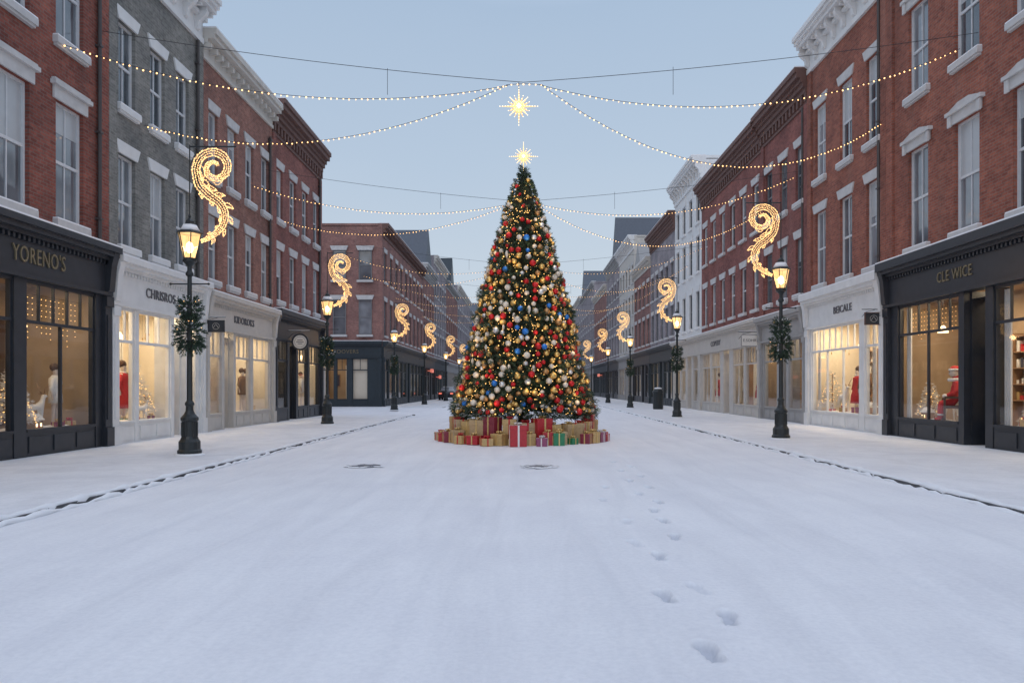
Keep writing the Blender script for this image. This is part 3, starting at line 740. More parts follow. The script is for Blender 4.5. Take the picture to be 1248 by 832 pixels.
while len(allo)<860 and tries<40000:
    tries+=1
    t=1-math.sqrt(R());z=ZB+.05+7.05*t;an=U(0,2*pi);rr=TR(z)*U(.96,1.05)+.015
    p=Vector((rr*math.cos(an),rr*math.sin(an),z))
    if any((p-q[0]).length<.17 for q in allo): continue
    x=R();k='ored' if x<.25 else 'ogold' if x<.57 else 'owhite' if x<.76 else 'oblue' if x<.81 else 'obronze' if x<.91 else 'osilver' if x<.965 else 'fin'
    allo.append((p,k,U(.062,.098)*(1 if k!='fin' else .85)*(1.0 if z<6.5 else .82)))
allo.sort(key=lambda q:q[0].y)
rest=MB()
for i,(p,k,r) in enumerate(allo):
    if i<300:
        obj('bauble',OM[k],None,(TX+p.x,TY+p.y,p.z),sc=r,label=cn[k]+' bauble hanging on the christmas tree',cat='bauble',group='baubles on the christmas tree')
    else: rest.ball(p,r,1,m=['ored','ogold','owhite','oblue','obronze','osilver','fin'].index(k))
obj('baubles',(rest,[M[k] for k in ['ored','ogold','owhite','oblue','obronze','osilver']]+[M['owhite']],True,False),None,(TX,TY,0),kind='stuff',label='baubles around the back of the christmas tree',cat='baubles')

def star_mesh(R1,R2,R3,th,n=16,rot=0,y=0):
    mb=MB();ring=[]
    for i in range(n):
        a=2*pi*i/n+pi/2+rot
        r=R1 if i%4==0 else (R2 if i%4==2 else R3)
        ring.append((r*math.cos(a),y,r*math.sin(a)))
    for s in (-1,1):
        for i in range(n): mb.poly([(0,y+s*th,0),ring[i],ring[(i+1)%n]])
    return mb
def star(loc,sz,label):
    o=obj('lit_star',(star_mesh(sz,sz*.66,sz*.17,sz*.14,16),M['star'],False,False),None,loc,label=label,cat='star decoration')
    obj('rear_points',(star_mesh(sz*.60,sz*.60,sz*.18,sz*.06,16,pi/8,.03),M['star2'],False,False),o)
    c=MB();c.ball((0,-sz*.1,0),sz*.11,1)
    for i in range(8):
        a=2*pi*i/8+pi/2;l=sz if i%2==0 else sz*.66
        for k in range(1,8): c.ball((l*k/7.2*math.cos(a),-sz*.14*(1-k/8)-.008,l*k/7.2*math.sin(a)),sz*.024,0)
        a2=a+pi/8
        for k in (.25,.42,.58): c.ball((sz*k*math.cos(a2),-.02,sz*k*math.sin(a2)),sz*.022,0)
    obj('star_bulbs',(c,M['starc'],False,False),o,kind='stuff');return o
star((TX,TY,8.57),.44,'glowing golden star on top of the christmas tree')

# ------------------------------------------------------------------ gifts
def gift(loc,w_,d,h,rz,mat,rib,label,group='wrapped presents under the christmas tree'):
    b=MB();b.box(-w_/2,w_/2,-d/2,d/2,0,h-.0)
    if h>.2: b.box(-w_/2-.008,w_/2+.008,-d/2-.008,d/2+.008,h*.78,h+.004)
    me=b.mesh('gift_box',M[mat]);bm=bmesh.new();bm.from_mesh(me);bmesh.ops.bevel(bm,geom=bm.edges[:],offset=.006,segments=1,affect='EDGES');bm.to_mesh(me);bm.free()
    o=obj('gift_box',me,None,loc,rz,label=label,cat='present',group=group)
    r=MB();t=.022*max(.6,w_/.4);e=.013
    r.box(-t,t,-d/2-e,d/2+e,-.0,h+.009);r.box(-w_/2-e,w_/2+e,-t,t,0.001,h+.0095)
    obj('ribbon',(r,M[rib]),o)
    k=MB()
    for a in (0.3,1.3,2.6,3.6,4.9,5.7):
        c,s=math.cos(a),math.sin(a);q=.07*max(.6,w_/.4)*1.2
        k.tube([(0,0,h+.01),(c*q*.5,s*q*.5,h+.07),(c*q*1.2,s*q*1.2,h+.06),(c*q*.9,s*q*.9,h+.015),(0,0,h+.012)],[.006,.018,.022,.016,.006],6)
    obj('bow',(k,M[rib],True),o)
    return o
gc=[('pred','rgold','red'),('pgold','rred','gold'),('pkraft','rred','brown paper'),('pred','rwhite','red'),('pgreen','rgold','green'),('ppurple','rwhite','plum'),('pgold','rgold','gold'),('pmaroon','rgold','maroon'),('pgold','rred','gold'),('pkraft','rgold','brown paper')]
rn={'rgold':'gold','rred':'red','rwhite':'white'}
def placeg(an,rad,wr,hr,z0=0.0,pick=None):
    x,y=TX+rad*math.cos(an),TY+rad*math.sin(an);w_=U(*wr);h=U(*hr)
    g_=pick or random.choice(gc)
    gift((x,y,z0),w_,w_*U(.7,1),h,an+pi/2+U(-.35,.35),g_[0],g_[1],'%s wrapped present with %s ribbon on the snow'%(g_[2],rn[g_[1]]))
    return h
order=[2,0,7,9,1,0,2,6,1,6,0,9,4,7,6,5,3,0]
n=len(order)
for i in range(n):
    an=-pi+.10+(pi-.20)*i/(n-1)
    placeg(an+U(-.03,.03),2.40+U(-.08,.10),(.24,.40),(.18,.40),pick=gc[order[i]%10])
ord2=[1,0,2,6,9,7,1,2,0,6,9,2,1,0,6]
for i in range(15):
    an=-pi+.05+(pi-.1)*i/14
    placeg(an+U(-.04,.04),2.00+U(-.05,.05),(.36,.50),(.48,.78),pick=gc[ord2[i]])
gift((-.15,19.78,0),.44,.36,.56,.12,'pred','rwhite','tall red wrapped present with white ribbon on the snow')
gift((.5,19.75,0),.28,.24,.22,-.2,'ppurple','rwhite','small plum wrapped present with white ribbon on the snow')
gift((-1.0,19.95,0),.3,.3,.2,.3,'pgold','rred','small gold wrapped present with red ribbon on the snow')
gift((.95,20.0,0),.30,.26,.34,.1,'pgreen','rgold','green wrapped present with gold ribbon on the snow')
for i in range(6):
    placeg(U(.1,pi-.1),2.2,(.3,.4),(.25,.45))

# ------------------------------------------------------------------ lamps
def catmull(P,n=8):
    out=[];P=[Vector(p) for p in P];P=[P[0]*2-P[1]]+P+[P[-1]*2-P[-2]]
    for i in range(1,len(P)-2):
        for k in range(n):
            t=k/n;a,b,c,d=P[i-1],P[i],P[i+1],P[i+2]
            out.append(.5*((2*b)+(c-a)*t+(2*a-5*b+4*c-d)*t*t+(3*b-a-3*c+d)*t**3))
    out.append(P[-2]);return out
lamp=obj('street_lamp',None,None,(0,0,0))
pm=MB()
pm.lathe([(.26,0),(.26,.1),(.23,.13),(.23,.3),(.19,.36),(.17,.42),(.165,.75),(.19,.79),(.19,.84),(.12,.92),(.085,1.0),(.08,1.1),(.1,1.13),(.1,1.17),(.068,1.22)],16)
pm.lathe([(.066,1.2),(.05,4.05)],16,rib=.12)
pm.lathe([(.05,4.02),(.085,4.06),(.085,4.1),(.05,4.16),(.05,4.26),(.12,4.34),(.15,4.36),(.15,4.40),(.1,4.41)],16)
for i in range(8):
    a=2*pi*i/8;pm.box(.165*math.cos(a)-.018,.165*math.cos(a)+.018,.165*math.sin(a)-.018,.165*math.sin(a)+.018,.43,.74)
pm.tube([(-.42,0,3.86),(.42,0,3.86)],.016,6);pm.ball((.43,0,3.86),.03,1);pm.ball((-.43,0,3.86),.03,1)
obj('post',(pm,M['iron']),lamp)
lh=MB()
zb,zt_,rb,rt=4.42,4.98,.13,.255
for i in range(6):
    a=2*pi*i/6
    lh.tube([(rb*math.cos(a),rb*math.sin(a),zb),(rt*math.cos(a),rt*math.sin(a),zt_)],.013,4)
lh.lathe([(rb+.02,zb-.02),(rb+.025,zb+.02)],6);lh.lathe([(rt+.03,zt_),(rt+.05,zt_+.03),(rt-.02,zt_+.07),(.15,zt_+.2),(.1,zt_+.25),(.1,zt_+.29),(.05,zt_+.34),(.02,zt_+.37),(.035,zt_+.41),(.005,zt_+.48)],6)
obj('lantern_frame',(lh,M['iron']),lamp)
lg=MB()
for i in range(6):
    a=2*pi*i/6;a2=2*pi*(i+1)/6;k=.97
    lg.poly([(rb*k*math.cos(a),rb*k*math.sin(a),zb+.02),(rb*k*math.cos(a2),rb*k*math.sin(a2),zb+.02),(rt*k*math.cos(a2),rt*k*math.sin(a2),zt_-.0),(rt*k*math.cos(a),rt*k*math.sin(a),zt_-.0)])
M['lglass']=glass('lantern clear glass',(1,.9,.72))
mm=M['lglass'].node_tree;o_=[q for q in mm.nodes if q.type=='OUTPUT_MATERIAL'][0]
em=N(mm,'ShaderNodeEmission',i={'Color':(1,.60,.25,1),'Strength':.7});ads=N(mm,'ShaderNodeAddShader');src=o_.inputs[0].links[0].from_socket
mm.links.new(src,ads.inputs[0]);mm.links.new(em.outputs[0],ads.inputs[1]);mm.links.new(ads.outputs[0],o_.inputs[0])
try:M['lglass'].cycles.emission_sampling='NONE'
except Exception:pass
obj('lantern_glass',(lg,M['lglass'],False,False),lamp)
lc=MB();lc.ball((0,0,4.68),.075,2,sc=(1,1,1.7));obj('lantern_bulb',(lc,M['lantcore'],True),lamp)
br_=MB();br_.tube([(0,0,5.44),(0,0,7.0)],.014,6);br_.tube([(0,0,6.96),(1.05,0,6.96)],.018,6);br_.tube([(0,0,6.5),(.1,0,6.75),(.4,0,6.95)],.01,6)
obj('bracket',(br_,M['iron']),lamp)
sc_=MB();sc_.ball((0,0,0),.3,2,sc=(1.1,1.1,.2));obj('base_snow',(sc_,M['cap'],True),lamp)
sc2=MB();sc2.lathe([(rt-.02,zt_+.075),(.155,zt_+.21),(.14,zt_+.2)],6);obj('lantern_snow',(sc2,M['cap'],True),lamp)

def scroll_mesh():
    c=Vector((.54,0,1.62));P=[]
    n=50
    for i in range(n):
        th=math.radians(-330+i*530/(n-1));r=.09+.34*(i/(n-1))**1.05
        P.append(c+Vector((r*math.cos(th),0,r*math.sin(th))))
    tail=catmull([P[-1],(.20,0,1.24),(.40,0,1.02),(.66,0,.82),(.78,0,.56),(.70,0,.28),(.48,0,.08),(.24,0,-.04)],9)
    fr=MB();bl=MB()
    def wof(i,n_):
        t=i/(n_-1)
        return .028+.062*math.sin(pi*min(1,max(0,(t-.05)/.95)))**.8
    def off(Q,sg,k=1):
        o=[]
        for i,q in enumerate(Q):
            t=(Q[min(i+1,len(Q)-1)]-Q[max(i-1,0)]).normalized();o.append(q+Vector((-t.z,0,t.x))*sg*k*wof(i,len(Q)))
        return o
    def rail(Q,rope=.012,sp=.038,rb=.0165):
        fr.tube(Q,rope,5)
        acc=0;last=Q[0]
        for q in Q:
            seg=(q-last).length;k=sp-acc
            while k<seg:
                bl.ball(last.lerp(q,k/seg)+Vector((U(-.008,.008),U(-.02,.02),U(-.008,.008))),rb,0);k+=sp
            acc=max(0,seg-(k-sp));last=q
    main=P+tail[1:]
    rail(off(main,1));rail(off(main,-1));rail(off(main,1,.33),.006,.05,.014);rail(off(main,-1,.33),.006,.05,.014)
    for j,i in enumerate(range(46,len(main)-6,8)):
        q=main[i];t=(main[i+1]-main[i-1]).normalized();nn=Vector((-t.z,0,t.x))
        s=.32-.025*j
        for sg,ss in ((1,1),(-1,.62 if j>1 else 0)):
            if not ss: continue
            z_=s*ss;b0=q+nn*sg*.06
            tip=q+nn*sg*(z_*.62+.05)+t*z_*.95
            rail(catmull([b0,b0+nn*sg*z_*.38+t*z_*.12,b0+nn*sg*z_*.55+t*z_*.5,tip],5),.008,.045,.0145)
            rail(catmull([b0+t*z_*.42,b0+nn*sg*z_*.22+t*z_*.62,tip],5),.008,.045,.0145)
            rail([b0+t*z_*.2,b0+nn*sg*z_*.3+t*z_*.45,tip],.006,.05,.012)
    rail(catmull([(.50,0,1.30),(.62,0,1.24),(.72,0,1.34),(.66,0,1.46),(.57,0,1.42)],6),.008,.045,.014)
    hg=MB();hg.tube([(.45,0,2.02),(.45,0,2.10)],.008,5);hg.tube([(.2,0,1.86),(.2,0,2.10)],.006,5)
    return fr.mesh('scroll_frame',M['rope'],True,False),bl.mesh('scroll_bulbs',M['scroll'],False,False),hg.mesh('hanger',M['iron'])
SF,SB,SH=scroll_mesh()
wm=MB()
for i in range(560):
    k=R()
    if k<.42: c=Vector((0,0,3.36));rx,rz_=.24,.28
    else: c=Vector((0,0,2.74));rx,rz_=.31,.40
    d=Vector((U(-1,1),U(-1,1),U(-1,1))).normalized()
    p=c+Vector((d.x*rx,d.y*rx*.9,d.z*rz_))*U(.4,1)
    tuft(wm,p,d+Vector((0,0,-.2)),.13,13,.6,.010,0 if R()<.75 else 1)
    if d.z>.4 and R()<.22: tuft(wm,p+Vector((0,0,.02)),d,.12,6,.5,.010,2)
wme=wm.mesh('wreath',[M['needle'],M['needle2'],M['cap']],False,False)
wb=MB()
for i in range(12):
    c=random.choice([(3.36,.26,.3),(2.74,.33,.42)]);d=Vector((U(-1,1),U(-1,1),U(-1,1))).normalized()
    wb.ball((d.x*c[1],d.y*c[1],c[0]+d.z*c[2]),.009,0)
wbm=wb.mesh('wreath_lights',M['tbulb'],False,False)
LP=[(-7.55,16.7,1),(-7.97,30,1),(-8.4,48,1),(-8.4,62.6,1),(-8.2,78,1),(-8.2,94,1),(7.6,21.8,-1),(7.67,36.9,-1),(7.7,53.3,-1),(7.85,68.6,-1),(7.9,86,-1),(7.9,104,-1)]
for i,(x,y,s) in enumerate(LP):
    rz=0 if s>0 else pi
    o=lamp if i==0 else dup(lamp)
    o.location=(x,y,.06);o.rotation_euler=(0,0,rz)
    o['label']='lit black cast iron street lamp on snowy pavement';o['category']='street lamp';o['group']='street lamps along the pavement'
    sc=obj('scroll_decoration',SF,None,(x+s*.02,y,4.92),rz,label='glowing scroll shaped light decoration hanging above a street lamp',cat='light decoration',group='scroll light decorations')
    obj('scroll_bulbs',SB,sc,kind='stuff');obj('hanger',SH,sc)
    if i not in (3,4,5,9,10,11):
        wr=obj('wreath',wme,None,(x,y,0),rz+i,label='green fir garland with tiny lights tied to a street lamp',cat='wreath',group='wreaths on the street lamps')
        obj('wreath_lights',wbm,wr,kind='stuff')
    if y<60: light('POINT',(x,y,4.72+.06),46,(1,.64,.32),.12)

# ------------------------------------------------------------------ light strings over the street
WG='overhead fairy light strings'
def sag(a,b,s,n=40):
    a,b=Vector(a),Vector(b)
    return [a.lerp(b,i/n)-Vector((0,0,4*s*(i/n)*(1-i/n))) for i in range(n+1)]
def strand(a,b,s,bs=1):
    P=sag(a,b,s,50);m=MB();m.tube(P,.007,4)
    o=obj('light_string',(m,M['wire'],False,False),None,label='string of warm fairy lights strung across the street',cat='fairy lights',group=WG)
    bl=MB();acc=0;last=P[0];sp=.15 if bs==1 else .2
    for q in P[1:]:
        seg=(q-last).length;k=sp-acc
        while k<seg:
            pt=last.lerp(q,k/seg);bl.ball((pt.x+U(-.01,.01),pt.y,pt.z-.02+U(-.012,.012)),U(.014,.023)*bs,0);k+=sp*U(.93,1.07)
        acc=max(0,seg-(k-sp));last=q
    obj('bulbs',(bl,M['bulbs'],False,False),o,kind='stuff')
def overhead(Y,withstar=False,bs=1):
    m=MB();P=[]
    for x,z in ((XL,10.75),(0,9.42),(XR,10.7)): P.append((x,Y,z))
    m.tube(sag(P[0],P[1],.12,16)+sag(P[1],P[2],.12,16)[1:],.008,5)
    for x in (-3.5,3.85):
        m.tube([(x,Y,9.78 if x<0 else 9.82),(x,Y,9.1)],.006,4)
    obj('support_cable',(m,M['wire'],False,False),None,label='thin steel cable spanning the street between the facades',cat='cable',group='cables over the street')
    strand((XL,Y-1.7,9.65),(-.4,Y,9.34),.75,bs)
    strand((XL,Y+2.2,9.1),(-.4,Y,9.36),.95,bs)
    strand((.4,Y,9.36),(XR,Y+.8,10.65),1.0,bs)
    strand((.5,Y,9.33),(XR,Y+5,10.2),1.75,bs)
    strand((-.45,Y,9.35),(.5,Y,9.35),-.03,bs)
    if withstar:
        s=star((-.12,Y,8.8),.5,'glowing golden star hanging from the cable over the street')
        q=MB();q.tube([(0,0,.45),(0,0,.62)],.008,4);obj('hanger',(q,M['wire']),s)
overhead(19,True)
for Y in (31.2,47.5,60,76): overhead(Y,bs=1 if Y<40 else .85)

# ------------------------------------------------------------------ hanging signs
def hsign(loc,rz,kind,mat,txt,label,tm='ink',scl=1):
    b=MB();b.tube([(0,0,0),(1.0,0,0)],.018,6);b.tube([(0,0,-.35),(.2,0,-.12),(.6,0,-.02)],.012,6)
    o=obj('hanging_sign',(b,M['iron'],True),None,loc,rz,label=label,cat='shop sign',sc=scl)
    s=MB()
    def flat(mb,name,mt,par):
        me=mb.mesh(name,M[mt],False);me.transform(Matrix.Rotation(pi/2,4,'X'));me.transform(Matrix.Translation((.55,0,-.5)));return obj(name,me,par)
    if kind=='round':
        s.lathe([(.30,-.03),(.39,-.035),(.39,.035),(.30,.03)],28);bo=flat(s,'board',mat,o)
        f_=MB();f_.lathe([(.31,-.037),(.31,.037)],28);flat(f_,'board_face','cwhite',bo)
        e=MB();e.tube([(.55+.25*math.cos(q),-.04,-.5+.25*math.sin(q)) for q in [i*2*pi/24 for i in range(24)]],.006,4,closed=True)
        for z_,w_ in ((-.42,.12),(-.5,.17),(-.58,.1)): e.box(.55-w_,.55+w_,-.045,-.038,z_-.015,z_+.015)
        obj('emblem',(e,M['ink']),bo)
    else:
        s.box(.12,.95,-.03,.03,-.72,-.14);bo=obj('board',(s,M[mat]),o)
        s2=MB();s2.box(.16,.91,-.036,.036,-.68,-.18);obj('board_face',(s2,M['cwhite'] if tm=='ink' else M['black']),bo)
        if tm!='ink':
            e=MB();e.tube([(.535+.17*math.cos(q),-.04,-.43+.17*math.sin(q)*.9) for q in [i*2*pi/16 for i in range(16)]],.008,4,closed=True)
            e.tube([(.42,-.04,-.5),(.535,-.04,-.33),(.65,-.04,-.5)],.012,4);obj('emblem',(e,M['cream']),bo)
    if txt: obj('lettering',text_mesh(txt,.2,M[tm],.004),bo,(.54,-.042,-.43))
    sn=MB();sn.box(.02,.98,-.02,.02,.018,.04);obj('sign_snow',(sn,M['cap']),o)
    return o
hsign((XL+.1,33.9,4.15),0,'round','black','','round white shop sign with black rim on an iron bracket')
hsign((XL+.1,25.05,3.95),0,'sq','black','','small dark rectangular shop sign on iron bracket',tm='gold',scl=.7)
hsign((XR-1.1,36.4,4.3),0,'sq','grey','E.SOHR','white rectangular blade sign with dark lettering')
hsign((XR-.75,23.9,4.1),0,'sq','brown','','small dark square shop sign by white shopfront',tm='gold',scl=.7)

# ------------------------------------------------------------------ shop display things
def skin_body(J,E,rad,sub=1):
    me=bpy.data.meshes.new('b');me.from_pydata(J,E,[]);o=bpy.data.objects.new('b',me);COL.objects.link(o)
    sk=o.modifiers.new('s','SKIN');ss=o.modifiers.new('u','SUBSURF');ss.levels=sub
    for v_,r in zip(me.skin_vertices[0].data,rad): v_.radius=(r,r) if not isinstance(r,tuple) else r
    me.skin_vertices[0].data[0].use_root=True
    bpy.context.view_layer.update();dg=bpy.context.evaluated_depsgraph_get()
    out=bpy.data.meshes.new_from_object(o.evaluated_get(dg));bpy.data.objects.remove(o)
    for p in out.polygons:p.use_smooth=True
    return out
J=[(0,0,.92),(0,0,1.15),(0,0,1.38),(0,0,1.5),(0,-.01,1.62),(0,-.01,1.72),(.1,0,.86),(.11,.01,.5),(.12,.03,.08),(.12,-.1,.03),(-.1,0,.86),(-.12,.01,.5),(-.13,.03,.08),(-.13,-.1,.03),(.19,0,1.4),(.26,.02,1.14),(.23,-.08,.9),(.22,-.1,.8),(-.19,0,1.4),(-.27,.02,1.14),(-.28,-.02,.9),(-.28,-.03,.8)]
E=[(0,1),(1,2),(2,3),(3,4),(4,5),(0,6),(6,7),(7,8),(8,9),(0,10),(10,11),(11,12),(12,13),(2,14),(14,15),(15,16),(16,17),(2,18),(18,19),(19,20),(20,21)]
rad=[.13,.105,.13,.05,.09,.07,.085,.06,.04,.03,.085,.06,.04,.03,.06,.045,.03,.028,.06,.045,.03,.028]
MAN=skin_body(J,E,rad,2);MAN.materials.append(M['manq']);MAN.name='mannequin'
def garment(kind,m1):
    g=MB()
    if kind=='dress': g.lathe([(.30,.42),(.27,.7),(.19,1.0),(.15,1.12),(.18,1.3),(.17,1.42),(.08,1.5)],18)
    else: g.lathe([(.22,.72),(.21,.95),(.19,1.12),(.21,1.3),(.2,1.43),(.09,1.53)],18)
    for v_ in range(len(g.v)): g.v[v_]=(g.v[v_][0]*1.1,g.v[v_][1]*.82,g.v[v_][2])
    for s in (1,-1): g.tube([(s*.18,0,1.42),(s*.265,.02,1.14),(s*.245,-.06,.94)],[.075,.065,.05],10)
    return g
GM={}
for k,mt in [('dress','cred'),('coat','cwhite'),('coat','cbrown'),('coat','cnavy'),('dress','cwhite'),('coat','cred')]:
    GM[(k,mt)]=garment(k,mt).mesh('clothing',M[mt],True)
def W2(root,u,y,z):
    return root.matrix_world@Vector((u,y,z))
bpy.context.view_layer.update()
DG='shop window display pieces'
def mannequin(root,u,y,z,kind,mt,name,sc=1,hat=None):
    p=W2(root,u,y,z);rz=root.rotation_euler.z+U(-.3,.3)
    o=obj('mannequin',MAN,None,p,rz,label='shop mannequin wearing '+name+' in lit window',cat='mannequin',group=DG,sc=sc)
    obj('clothing',GM[(kind,mt)],o)
    h=MB();h.ball((0,.015,1.73),.115,2,sc=(.95,1,1.05))
    hm=h.mesh('hat',M[hat or 'hair'],True)
    hm.transform(Matrix.Translation((0,.02,.03)));obj('hat' if hat else 'hair',hm,o)
    sc_=MB();sc_.tube([(.08*math.cos(a),.07*math.sin(a),1.5) for a in [i*2*pi/10 for i in range(10)]],.035,6,closed=True);obj('scarf',(sc_,M[random.choice(['cwhite','cred','cbrown'])],True),o)
    return o
def minitree(root,u,y,z,h,white):
    t=MB()
    for i in range(int(60+h*200)):
        k=1-math.sqrt(R());zz=.12*h+k*.86*h;a=U(0,2*pi);rr=.30*h*(1-k)*U(.4,1)
        tuft(t,(rr*math.cos(a),rr*math.sin(a),zz),(math.cos(a),math.sin(a),U(-.2,.3)),.14*h**.5,9,.6,.009,0)
    o=obj('small_fir_tree',(t,M['cwhite'] if white else M['needle2'],False,False),None,W2(root,u,y,z),U(0,6),label=('white' if white else 'green')+' miniature fir tree in lit shop window',cat='small christmas tree',group=DG)
    tk=MB();tk.lathe([(.12*h,0),(.1*h,.03),(.03,.06),(.02,.9*h)],8);obj('stand',(tk,M['wood']),o)
    b=MB()
    for i in range(int(70*h)):
        k=1-math.sqrt(R());a=U(0,2*pi);rr=.33*h*(1-k);b.ball((rr*math.cos(a),rr*math.sin(a),.14*h+k*.84*h),.012,0)
    obj('tree_lights',(b,M['tbulb'],False,False),o,kind='stuff')
def pendant(root,u,y,z):
    t=MB();t.lathe([(.02,.22),(.05,.2),(.14,.05),(.15,0)],14)
    o=obj('pendant_lamp',(t,M['pend'],True,False),None,W2(root,u,y,z),label='glowing pendant lamp hanging in shop window',cat='pendant lamp',group=DG)
    c=MB();c.tube([(0,0,.2),(0,0,1.0)],.006,4);obj('cord',(c,M['wire']),o)
def dgift(root,u,y,z,s):
    g_=random.choice(gc);p=W2(root,u,y,z);gift(p,s,s*U(.8,1),s*U(.5,1),U(0,1.5),g_[0],g_[1],'%s wrapped present in shop window display'%g_[2],DG)
def hangstars(root,u0,u1,y,z,n=5):
    for i in range(n):
        u=U(u0,u1);zz=z-U(0,.7);s=U(.06,.11)
        o=obj('hanging_star',(star_mesh(s,s*.7,s*.3,s*.15),M['ogold'],False,False),None,W2(root,u,y,zz),root.rotation_euler.z,label='small gold star hanging in shop window',cat='ornament',group=DG)
        c=MB();c.tube([(0,0,s),(0,0,3.7-zz)],.003,3);obj('thread',(c,M['wire']),o)
def lightcurtain(root,u0,u1,y,z0,z1,drop):
    w_=MB();b=MB();u=u0
    w_.tube([(u0,y,z1),(u1,y,z1)],.004,4)
    while u<u1:
        d=drop*U(.5,1);w_.tube([(u,y,z1),(u,y,z1-d)],.002,3);z=z1-.08
        while z>z1-d: b.ball((u+U(-.01,.01),y,z),.010,0);z-=.13
        u+=.16
    o=obj('fairy_light_curtain',(w_,M['wire'],False,False),None,root.matrix_world.translation,root.rotation_euler.z,label='curtain of tiny warm lights hanging inside shop window',cat='fairy lights',group=DG)
    obj('curtain_bulbs',(b,M['tbulb'],False,False),o,kind='stuff')
def reindeer(root,u,y,z,sc,mt):
    J=[(0,0,.62),(.28,0,.64),(-.3,0,.62),(.38,0,.85),(.42,0,1.0),(.56,0,.97),(.25,.08,.35),(.26,.08,.02),(.25,-.08,.35),(.26,-.08,.02),(-.3,.08,.38),(-.34,.08,.2),(-.3,.08,.02),(-.3,-.08,.38),(-.34,-.08,.2),(-.3,-.08,.02),(-.42,0,.66)]
    E=[(0,1),(0,2),(1,3),(3,4),(4,5),(1,6),(6,7),(1,8),(8,9),(2,10),(10,11),(11,12),(2,13),(13,14),(14,15),(2,16)]
    ra=[.13,.12,.12,.07,.07,.035,.04,.02,.04,.02,.055,.028,.02,.055,.028,.02,.03]
    me=skin_body(J,E,ra,1);me.materials.append(M[mt])
    o=obj('reindeer_figure',me,None,W2(root,u,y,z),root.rotation_euler.z+U(-.3,.3),sc=sc,label='pale decorative reindeer figure standing in shop window',cat='reindeer figure',group=DG)
    a=MB()
    for s in (1,-1):
        a.tube([(.4,s*.03,1.05),(.34,s*.12,1.2),(.4,s*.2,1.38)],[.014,.012,.005],5);a.tube([(.345,s*.115,1.19),(.44,s*.12,1.28)],[.01,.004],5);a.tube([(.36,s*.15,1.27),(.46,s*.2,1.3)],[.008,.004],5)
        a.ball((.38,s*.09,1.06),.035,1,sc=(.5,1.3,.7))
    obj('antlers',(a,M['wood'],True),o)
def fakesnow(root,u0,u1,z):
    s=MB();u=u0
    while u<u1:
        s.ball((u,U(.45,.9),0),U(.16,.3),1,sc=(1,1,.35));u+=.16
    o=obj('snow_blanket',(s,M['cwhite'],True,False),None,W2(root,0,0,z),root.rotation_euler.z,label='white cotton snow blanket on shop window display floor',cat='display snow',kind='stuff')
def toyhouse(root,u,y,z,s):
    b=MB();b.box(-.3*s,.3*s,-.2*s,.2*s,0,.4*s);b.prism([(-.26*s,.4*s),(.26*s,.4*s),(0,.68*s)],-.34*s,.34*s,1)
    for x in (-.15,.15):
        b.box(x*s-.05*s,x*s+.05*s,-.21*s,-.201*s,.15*s,.28*s,2)
    b.box(.12*s,.2*s,-.04*s,.04*s,.55*s,.78*s,0)
    obj('toy_house',(b,[M['wood'],M['cwhite'],M['pend']]),None,W2(root,u,y,z),root.rotation_euler.z+U(-.2,.2),label='small wooden toy house with snowy roof in shop window',cat='toy house',group=DG)
zp=.585
A=lambda Y:Y-9.3
minitree(bA,A(14.6),.8,zp,2.5,False);minitree(bA,A(16.75),.7,zp,1.5,True);reindeer(bA,A(17.6),.8,zp,.8,'cwhite');toyhouse(bA,A(17.1),.45,zp,.6);mannequin(bA,A(18.3),.7,zp,'coat','cwhite','a white coat',.85)
for Y in (17.1,18.0,18.45): dgift(bA,A(Y),.45,zp,.22)
lightcurtain(bA,A(16.2),A(18.6),.3,0,3.7,1.2);lightcurtain(bA,A(13.9),A(15.6),.3,0,3.7,2.4)
fakesnow(bA,A(16.2),A(18.6),zp)
pendant(bA,A(17.3),.9,3.0);pendant(bA,A(14.8),1.2,3.1)
B=lambda Y:Y-19.3
minitree(bB,B(20.2),.6,zp,1.2,True);mannequin(bB,B(21.2),.6,zp,'dress','cred','a red dress',.95);minitree(bB,B(22.3),.8,zp,1.7,True);mannequin(bB,B(21.8),.9,zp,'coat','cbrown','a brown coat',.95)
reindeer(bB,B(21.9),.45,zp,.6,'cwhite');fakesnow(bB,B(19.9),B(22.6),zp)
for Y in (20.95,21.6,22.5,24.1): dgift(bB,B(Y),.45,zp,.2)
hangstars(bB,B(20.9),B(22.6),.4,3.4,7);pendant(bB,B(21.7),1.0,3.0);mannequin(bB,B(24.2),.7,zp,'coat','cwhite','a white coat',.95)
C=lambda Y:Y-25
mannequin(bC,C(25.9),.6,zp,'dress','cred','a red dress',.95);mannequin(bC,C(28.2),.6,zp,'coat','cred','a red coat',.95,hat='cwhite');mannequin(bC,C(28.9),.8,zp,'coat','cwhite','a white coat',.95)
mannequin(bC,C(30.2),.6,zp,'coat','cbrown','a brown coat',.95);mannequin(bC,C(30.9),.7,zp,'coat','cnavy','a navy coat',.95)
for Y in (26.2,28.5,30.7): dgift(bC,C(Y),.4,zp,.26)
D_=lambda Y:Y-32
for Y in (33.2,36.3,38.2): mannequin(bD,D_(Y),.6,zp,*random.choice([('coat','cwhite','a white coat'),('dress','cred','a red dress'),('coat','cnavy','a navy coat')]),.95)
pendant(bD,D_(33.2),.6,3);pendant(bD,D_(36.3),.6,3);pendant(bD,D_(38.3),.6,3)
a=lambda Y:23.7-Y
minitree(rA,a(22.6),.75,zp,1.2,True);pendant(rA,a(22),.8,3.2);pendant(rA,a(20.4),1.0,3.2);toyhouse(rA,a(22.2),.45,zp,.6);reindeer(rA,a(21.8),.9,zp,.8,'cwhite')
lightcurtain(rA,a(22.9),a(19.8),.3,0,3.9,.9)
